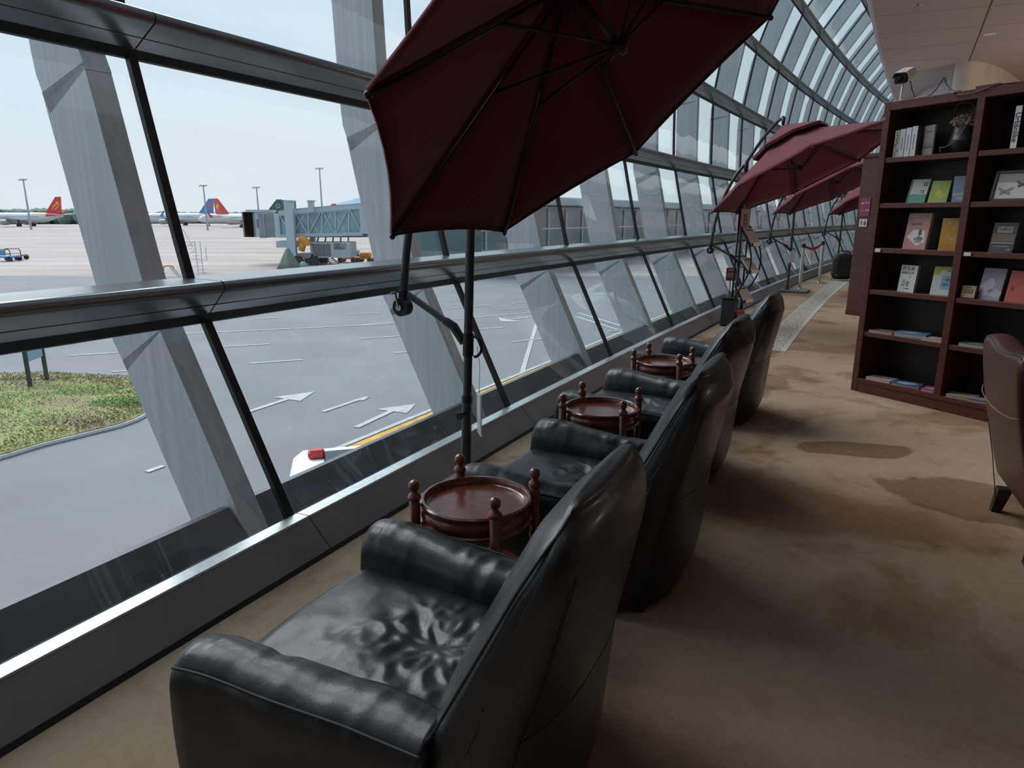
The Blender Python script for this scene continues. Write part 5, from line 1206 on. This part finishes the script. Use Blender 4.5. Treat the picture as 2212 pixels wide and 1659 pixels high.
# wooden plaque
pq = thing('wooden_plaque', 'small pale wooden plaque with dark Chinese lettering and two studs', 'plaque', MSH @ Vector((.868, .035, ZS[2])), SR)
T = Matrix.Rotation(math.radians(-8), 4, 'X'); fb = obj('frame', MB().box((0, .008, .052), (.115, .014, .104), T, .003), mat('plaque_frame', (.06, .035, .025), .5), pq)
pf = obj('face', MB().box((0, .0, .052), (.100, .004, .090), T), mat('plaque_wood', (.50, .33, .18), .5, noise_amt=.15, nscale=30, nstretch=(1, 1, 8)), pq)
text('温馨提示', .013, DKM := mat('ink_dark', (.06, .03, .02), .6), pf, T @ Matrix.Translation((0, -.0024, .084)) @ RX); text('阅读后请\n放回原处', .019, DKM, pf, T @ Matrix.Translation((0, -.0024, .054)) @ RX)
for x in (-.035, .035): obj('stud', MB().sphere(T @ Vector((x, -.003, .02)), .004, 8, 6), steel, pq, smooth=True)
# top shelf: standing books showing spines
sp_ = [(.125, (.42, .40, .34), 'thin cream book with a patterned spine, leftmost on the top shelf', ''), (.170, (.52, .50, .48), 'white book with a black lettered spine, second on the top shelf', 'WATCHING'),
       (.220, (.58, .57, .57), 'white book with a fine script spine, third on the top shelf', 'Something every day'), (.270, (.58, .57, .57), 'thick white book with grey cover side, rightmost of the top shelf books', 'Something every day')]
for i, (x, col, lab, tx) in enumerate(sp_):
    w = .044 if i else .040; hh_ = .215 + .006 * i; P = MSH @ Vector((x + .012 * i * 0, .035, ZS[5])); t = thing('book', lab, 'book', P, SR, 'white books standing on the top shelf')
    cm = mat('cover_%s' % '_'.join('%d' % int(c * 100) for c in col), col, .45)
    c = MB().box((0, 0, hh_ / 2), (w, .003, hh_)); c.box((-w / 2, .085, hh_ / 2), (.002, .17, hh_)); c.box((w / 2 - .001, .085, hh_ / 2), (.002, .17, hh_)); cv = obj('cover', c, cm, t)
    obj('pages', MB().box((0, .085, hh_ / 2), (w - .006, .162, hh_ - .006)), page_m, t)
    MS = Matrix.Translation((0, -.002, hh_ * .48)) @ RX @ Matrix.Rotation(-PI / 2, 4, 'Z')
    if tx: text(tx, .018 if i == 1 else .014, DKM, cv, MS, 'spine_lettering')
    else:
        g = MB(); rq = random.Random(4)
        for q in range(16): g.box((rq.uniform(-.012, .008), -.0018, .012 + q * .0125), (rq.uniform(.006, .02), .001, .008))
        obj('spine_pattern', g, DKM, cv); obj('spine_pattern', MB().box((.014, -.0018, hh_ - .03), (.01, .001, .04)), mat('spine_yellow', (.5, .42, .08), .5), cv)
    if i == 3:
        g = MB(); rq = random.Random(6)
        obj('side_board', MB().box((w / 2 + .0012, .085, hh_ / 2), (.001, .168, hh_ - .002)), mat('cover_side_grey', (.20, .17, .16), .5), cv)
        for q in range(18): g.box((w / 2 + .0022, .01 + q * .009, .065 + .5 * (hq := rq.uniform(.02, .055))), (.0008, .004, hq))
        obj('cover_art', g, mat('ink_dark', (.06, .03, .02), .6), cv)
# open box-like book cover of the rightmost one is seen beside it
book_upright(.385, ZS[5], .115, .228, .012, (.16, .135, .125), 'grey brown book cover with a row of black figures, beside the white spines', 0, -22, y=.045,
             shapes=tuple(([(-.05 + .010 * q, .06), (-.044 + .010 * q, .06), (-.045 + .010 * q, .06 + random.Random(q).uniform(.02, .06))], DK) for q in range(10)) + (([(-.055, .052), (.055, .052), (.055, .061), (-.055, .061)], DK),), texts=(('Something every day', .008, 0, .18, DK),))
# tall magazine with a lettered spine, right column
P = MSH @ Vector((1.012, .05, ZS[5])); t = thing('magazine', 'thick white spined magazine lettered in black, top shelf right', 'magazine', P, SR)
cv = obj('spine', MB().box((0, 0, .147), (.042, .004, .294)), paper, t); obj('body', MB().box((0, .09, .147), (.040, .175, .292)), mat('magazine_black', (.02, .02, .02), .5), t)
text('Urbänlike', .052, mat('magazine_ink', (.03, .04, .07), .5), cv, Matrix.Translation((0, -.003, .147)) @ RX @ Matrix.Rotation(-PI / 2, 4, 'Z'), 'spine_lettering', bold=.0006)
# vase with dried flowers
P = MSH @ Vector((.598, .14, ZS[5])); t = thing('flower_vase', 'matt black vase holding pale dried flowers on the top shelf', 'vase', P, SR)
obj('flower_core', MB().sphere((-.012, 0, .225), .062, 16, 10, (1, 1, .8)), mat('dried_core', (.22, .16, .13), .9), t, smooth=True)
obj('vase_body', MB().lathe([(.001, .001), (.045, 0), (.072, .03), (.098, .075), (.100, .095), (.092, .10), (.082, .14), (.073, .19), (.070, .198), (.064, .198), (.062, .17), (.001, .17)], n=36), mat('vase_black', (.018, .018, .021), .42), t, smooth=True, ang=.8)
rq = random.Random(2); fm = mat('dried_petals', (.42, .32, .27), .8, noise_amt=.3, nscale=40)
for q in range(84):
    a = rq.uniform(0, 2 * PI); el = rq.uniform(-.25, 1.5); r = .086 if q < 60 else .055; c = Vector((r * math.cos(el) * math.cos(a) * 1.0 - .012, r * math.cos(el) * math.sin(a), .222 + .062 * math.sin(el)))
    s_ = rq.uniform(.011, .016); g = MB().sphere(c, s_, 8, 6, (1, 1, .8)); g.tube([c + Vector((s_ * .5 * math.cos(w), s_ * .5 * math.sin(w) - s_ * .7, s_ * .2)) for w in (0, 1.5, 3, 4.5, 6)], .002, 5)
    obj('dried_flower', g, fm, t, smooth=True)
for pts in ([(.02, -.02, .27), (.06, -.07, .24), (.05, -.11, .16), (.0, -.125, .08), (-.07, -.125, .045), (-.10, -.12, .05), (-.09, -.12, .01)], [(.0, 0, .27), (.06, .0, .31), (.03, -.02, .365), (-.06, -.02, .372), (-.08, -.02, .33)]):
    obj('twig', MB().tube(smoothpath(pts, 5), .0016, 5), mat('twig_pale', (.35, .30, .27), .7), t, smooth=True)
# picture frame with butterflies
P = MSH @ Vector((1.07, .06, ZS[4])); t = thing('picture_frame', 'black framed print of two butterflies on the second shelf, right column', 'picture frame', P, SR)
T = Matrix.Rotation(math.radians(-13), 4, 'X'); m_ = MB(); W0, H0 = .33, .225
for c, d in (((0, 0, .009), (W0, .022, .018)), ((0, 0, H0 - .009), (W0, .022, .018)), ((-W0 / 2 + .009, 0, H0 / 2), (.018, .022, H0)), ((W0 / 2 - .009, 0, H0 / 2), (.018, .022, H0))): m_.box(c, d, T)
obj('frame', m_, plast, t); pr_ = obj('print', MB().box((0, .002, H0 / 2), (W0 - .03, .006, H0 - .03), T), mat('print_paper', (.56, .52, .48), .35), t)
g = MB(); g.add([T @ Vector((a, -.0025, b_)) for a, b_ in ((-.15, .14), (.15, .14), (.15, .208), (-.15, .208))], [(0, 1, 2, 3)]); obj('upper_band', g, mat('print_band', (.30, .26, .23), .4), pr_)
def butterfly(cx, cz, s_, m):
    g = MB(); r2 = random.Random(int(cx * 1000))
    for sg in (-1, 1):
        g.add([T @ Vector((cx + sg * a * s_, -.003, cz + b_ * s_)) for a, b_ in ((.02, .05), (.5, .42), (1.0, .62), (1.05, .35), (.75, .05), (.15, -.05))], [tuple(range(6))])
        g.add([T @ Vector((cx + sg * a * s_, -.003, cz + b_ * s_)) for a, b_ in ((.04, -.04), (.6, -.08), (.8, -.35), (.55, -.62), (.25, -.5))], [tuple(range(5))])
    g.bar(T @ Vector((cx, -.0032, cz - .35 * s_)), T @ Vector((cx, -.0032, cz + .3 * s_)), .004, .001); obj('butterfly', g, m, pr_)
butterfly(-.075, .075, .048, mat('butterfly_grey', (.24, .23, .25), .6)); butterfly(.03, .125, .040, mat('butterfly_dark', (.09, .05, .045), .6))
# books lying flat
def lying(u0, v0, u1, v1, shelf, w, d, th, col, label, yaw, art=None, extra=None):
    a = pz((u0 + u1) / 2, v1, ZS[shelf]); l = MSH.inverted() @ a; x = l.x - (.045, .02)[shelf]; P = MSH @ Vector((x, .025 + d / 2, ZS[shelf])); t = thing('book', label, 'book', P, SR + math.radians(yaw), 'books lying flat on the lower shelves')
    cm = mat('cover_%s' % '_'.join('%d' % int(c * 100) for c in col), col, .38)
    cv = obj('cover', MB().box((0, 0, .0015), (w, d, .003)).box((0, 0, th - .0015), (w, d, .003)).box((0, d / 2, th / 2), (w, .003, th)), cm, t); obj('pages', MB().box((0, -.002, th / 2), (w - .008, d - .008, th - .004)), page_m, t)
    if art:
        g = MB(); g.add([Vector((q[0], q[1], th + .0006)) for q in blob(0, 0, w * .32, d * .3, seed=int(w * 997 + th * 3001), j=.35)], [tuple(range(14))]); obj('cover_art', g, mat('ink_%s' % '_'.join('%d' % int(q * 100) for q in art), art, .6), cv)
    if extra: obj('ribbon', MB().tube(smoothpath([(-w / 2 + .01, -d / 2, th / 2), (-w / 2 - .01, -d / 2 - .03, .006), (-w / 2 - .03, -d / 2 - .028, .004)], 4), .002, 5), MATS['belt_red'], t)
lying(1866, 710, 1922, 722, 1, .21, .15, .022, (.28, .12, .09), 'thin book with rust brown cover, leftmost on the fifth shelf', 6, (.40, .30, .25))
lying(1919, 711, 1994, 731, 1, .25, .17, .036, (.10, .26, .42), 'thick book with bright blue cover lying on the fifth shelf', 14, (.30, .42, .48))
lying(1984, 725, 2030, 740, 1, .17, .14, .022, (.42, .30, .32), 'pale pink book beside the divider on the fifth shelf', 4, (.50, .42, .42))
lying(1853, 812, 1921, 829, 0, .22, .15, .024, (.52, .42, .40), 'cream pink book lying at the left end of the bottom shelf', 4, (.40, .25, .26))
lying(1907, 825, 1978, 841, 0, .22, .16, .022, (.06, .12, .28), 'navy blue illustrated book lying in the middle of the bottom shelf', 16, (.35, .42, .50))
lying(1974, 834, 2013, 855, 0, .15, .15, .024, (.30, .08, .20), 'magenta book with red ribbon beside the divider, bottom shelf', 12, (.42, .22, .34), True)
lying(2063, 735, 2126, 753, 1, .21, .15, .026, (.14, .17, .17), 'dark green grey book lying alone on the right fifth shelf', 8, (.26, .28, .26))
lying(2033, 846, 2099, 867, 0, .21, .16, .024, (.44, .40, .34), 'cream book with a yellow plant picture, right bottom shelf', 16, (.48, .40, .14))
lying(2097, 857, 2143, 875, 0, .18, .15, .022, (.14, .10, .22), 'dark violet book lying behind the brown chair, right bottom shelf', 12, (.32, .28, .40))
# security camera with its cable
P = MSH @ Vector((.055, .12, 2.48)); t = thing('security_camera', 'white bullet security camera on a short post above the bookcase', 'security camera', P, math.radians(-40))
obj('foot', MB().lathe([(.001, 0), (.035, 0), (.035, .008), (.001, .01)], n=18), white_m, t); obj('post', MB().tube([(0, 0, 0), (.004, 0, .15)], .009, 10), white_m, t, smooth=True)
TC = Matrix.Translation((.0, .02, .205)) @ Matrix.Rotation(math.radians(16), 4, 'X') @ Matrix.Scale(1.36, 4)
bd = MB(); R_ = []
for y, k in ((-.07, 1), (.11, 1), (.15, .85), (.165, .5)): R_.append([TC @ Vector((x * k, y, z * k)) for x, z in ((-.036, -.022), (.036, -.022), (.042, -.005), (.040, .018), (.028, .032), (-.028, .032), (-.040, .018), (-.042, -.005))])
hs_ = obj('housing', bd.loft(R_), mat('camera_white', (.66, .63, .60), .4), t, smooth=True, ang=.7)
obj('sun_hood', MB().loft([[TC @ Vector((x, y, z)) for x, z in ((-.046, .005), (-.043, .026), (-.030, .039), (.030, .039), (.043, .026), (.046, .005), (.044, .005), (.040, .024), (.028, .036), (-.028, .036), (-.040, .024), (-.044, .005))] for y in (-.095, .12)]), MATS['camera_white'], hs_, smooth=True, ang=.7)
obj('front_face', MB().box((0, -.072, 0), (.074, .03, .056), TC, .008), plast, t); obj('lens', MB().lathe([(.001, -.004), (.017, -.004), (.019, .004), (.001, .006)], TC @ Vector((-.004, -.089, 0)), 18, (TC.to_3x3() @ Matrix.Rotation(PI / 2, 3, 'X'))), mat('lens_glass', (.01, .01, .02), .05), t)
obj('rear_bracket', MB().tube([TC @ Vector((0, .15, .0)), TC @ Vector((.01, .19, .012))], .012, 8), plast, t)
text('A', .03, DKM, hs_, TC @ Matrix.Translation((0, .0, .0405)), 'emblem')
C0 = lambda x, y, z: MSH @ Vector((x, y, z - .02))
cb = obj('power_cable', MB().tube(smoothpath([C0(.12, .12, 2.66), C0(.15, .12, 2.58), C0(.20, .10, 2.52), C0(.28, .08, 2.508), C0(.36, .06, 2.53), C0(.42, .05, 2.60), C0(.44, .05, 2.63), C0(.46, .05, 2.58), C0(.52, .04, 2.525), C0(.60, .02, 2.503)], 5), .004, 6), plast)
tag(cb, 'thin dark cable running from the security camera over the bookcase top', 'cable')
cb = obj('power_cable', MB().tube(smoothpath([C0(.60, .02, 2.506), C0(.56, -.008, 2.49), C0(.60, -.01, 2.472), C0(.72, -.01, 2.475), C0(.84, -.005, 2.502), C0(.92, .02, 2.508), C0(1.05, .05, 2.507), C0(1.3, .06, 2.506)], 5), .0045, 6), plast)
tag(cb, 'black cable looping down over the bookcase front edge', 'cable')
cb = obj('cable_plug', MB().box(C0(.215, .10, 2.512), (.03, .02, .02), bev=.004).tube([C0(.215, .10, 2.512), C0(.19, .10, 2.51)], .006, 6), white_m); tag(cb, 'small white plug lying on the bookcase beside the camera', 'plug')
cb = obj('wood_offcut', MB().box((0, 0, .012), (.16, .05, .022), Matrix.Translation(C0(.78, .05, 2.5)) @ Matrix.Rotation(SR, 4, 'Z')), wood_h); tag(cb, 'flat strip of dark wood lying on the bookcase top', 'wood strip')
# cabinet behind the bookcase with wall signs
P = Vector((5.47, 11.17, 0)); t = thing('cabinet', 'tall plain mahogany cabinet side beyond the bookcase, carrying small signs', 'cabinet', P, SR)
obj('side_panel', MB().box((.35, .3, 1.22), (.7, .6, 2.44), bev=.004), mat('cabinet_wood', (.105, .036, .028), .35, 0, col2=(.075, .025, .02), nscale=3, nstretch=(1, 1, 9)), t)
obj('cornice', MB().box((.35, .3, 2.47), (.76, .66, .06), bev=.004), wood, t)
obj('plinth', MB().box((.35, .3, .04), (.705, .605, .08)), wood, t)
MK = Matrix.Translation(P) @ Matrix.Rotation(SR, 4, 'Z')
sg_ = MK @ Vector((.13, -.003, 1.70)); t = thing('wall_sign', 'maroon wall sign with white icons on the cabinet side', 'sign', sg_, SR)
obj('board', MB().box((0, -.004, .0), (.17, .006, .28)), mat('sign_maroon', (.26, .04, .10), .5), t); text('▲ ATM', .04, paper, t, Matrix.Translation((0, -.008, .06)) @ RX); text('▭▭ 充电', .036, paper, t, Matrix.Translation((0, -.008, -.05)) @ RX)
sg_ = MK @ Vector((.13, -.003, 1.46)); t = thing('restroom_sign', 'white restroom sign with red figures below the maroon sign', 'sign', sg_, SR)
obj('board', MB().box((0, -.004, 0), (.13, .006, .12)), paper, t)
for x, k in ((-.03, 1), (.03, -1)):
    g = MB().sphere((x, -.008, .035), .010, 8, 6, (1, .2, 1)); g.add([Vector((x + a, -.009, b_)) for a, b_ in ((-.018, .02), (.018, .02), (.008 if k > 0 else .022, -.02), (.004, -.045), (-.004, -.045), (-.008 if k > 0 else -.022, -.02))], [tuple(range(6))])
    obj('figure', g, mat('sign_red', (.40, .04, .10), .5), t)

# ================================================================== BROWN CHAIR (right edge)
P = Vector((2.62, 3.50, 0)); dX = Vector((-.394, -.919, 0)).normalized(); ra = math.atan2(dX.y, dX.x)
t = thing('leather_chair', 'brown leather chair with pale piping at the right edge, back turned', 'armchair', P, ra)
# local X runs along the back towards the camera, local Y points into the chair's front (away from the armchair row)
def sheet(x0, x1, keys, thick, n=10):
    R = []
    for i in range(n + 1):
        x = x0 + (x1 - x0) * i / n; bul = .018 * math.sin(PI * i / n)
        R.append([Vector((x, f - bul, z)) for z, f, b_ in keys] + [Vector((x, b_, z)) for z, f, b_ in reversed(keys)])
    return MB().loft(R)
def keysat(top): return [(.13, .02, .30), (.30, -.02, .28), (.50, -.075, .20), (.70, -.125, .10), (top - .06, -.155, .0), (top - .012, -.15, -.03), (top, -.11, -.05)]
R = []
prof_top = [(0, .945), (.02, .962), (.08, .972), (.18, .965), (.30, .945), (.45, .945), (.60, .965), (.68, .972), (.73, .962), (.75, .94)]
for x, tp in prof_top:
    ks = keysat(tp); q = .02 if x in (0, .75) else 0
    R.append([Vector((x, f + q, z)) for z, f, b_ in ks] + [Vector((x, b_ - q, z)) for z, f, b_ in reversed(ks)])
bkr = obj('backrest', MB().loft(R), brown_l, t, smooth=True, sub=1)
obj('piping', MB().tube(smoothpath([(.02, -.118, .685), (.15, -.142, .67), (.40, -.150, .66), (.62, -.142, .67), (.73, -.118, .685)], 4), .0022, 6), brown_pipe, bkr, smooth=True)
obj('piping', MB().tube(smoothpath([(min(max(x, .035), .715), -.143, tp - .016) for x, tp in prof_top[1:-1]], 3), .0025, 6), seam_m, bkr, smooth=True)
obj('piping', MB().tube([(.30, -.04, .14), (.30, -.092, .4), (.30, -.135, .58)], .002, 6), seam_m, bkr, smooth=True)
for x0 in (-.0, .62):
    a = MB(); RR = []
    for y, top in ((.02, .64), (.10, .66), (.40, .62), (.66, .60), (.72, .57)):
        RR.append([Vector((x0 + x, y, z)) for x, z in ((.0, .12), (.0, top - .05), (.02, top - .01), (.065, top), (.11, top - .01), (.13, top - .05), (.13, .12))])
    obj('arm', MB().loft(RR), brown_l, t, smooth=True, sub=1)
obj('seat_cushion', MB().box((.375, .40, .32), (.50, .62, .24), bev=.05), brown_l, t, smooth=True, sub=1)
for x in (.05, .70):
    for y, k in ((.05, -1), (.64, 1)):
        obj('leg', MB().loft([[Vector((x + a * w, y + b_ * w + k * dz * .25, dz2)) for a, b_ in ((-1, -1), (1, -1), (1, 1), (-1, 1))] for w, dz, dz2 in ((.022, .1, 0), (.032, 0, .135))]), mat('leg_dark', (.02, .012, .01), .4), t)
# sprinklers under the soffit
for u, v, lab in ((1982, 10, 'small chrome sprinkler head under the ceiling near the top edge'), (1983, 139, 'small chrome sprinkler head under the ceiling just right of the security camera')):
    q = pz(u, v, 3.70); t = thing('ceiling_sprinkler', lab, 'sprinkler', q, group='ceiling sprinklers')
    obj('rosette', MB().lathe([(.001, 0), (.035, 0), (.03, -.008), (.001, -.01)], n=16), steel, t)
    obj('frame_arms', MB().tube(smoothpath([(-.002, 0, -.01), (-.022, 0, -.03), (-.018, 0, -.055), (0, 0, -.065), (.018, 0, -.055), (.022, 0, -.03), (.002, 0, -.01)], 4), .003, 6), steel, t)
    obj('deflector', MB().lathe([(.001, -.066), (.022, -.066), (.022, -.069), (.001, -.069)], n=12), steel, t)
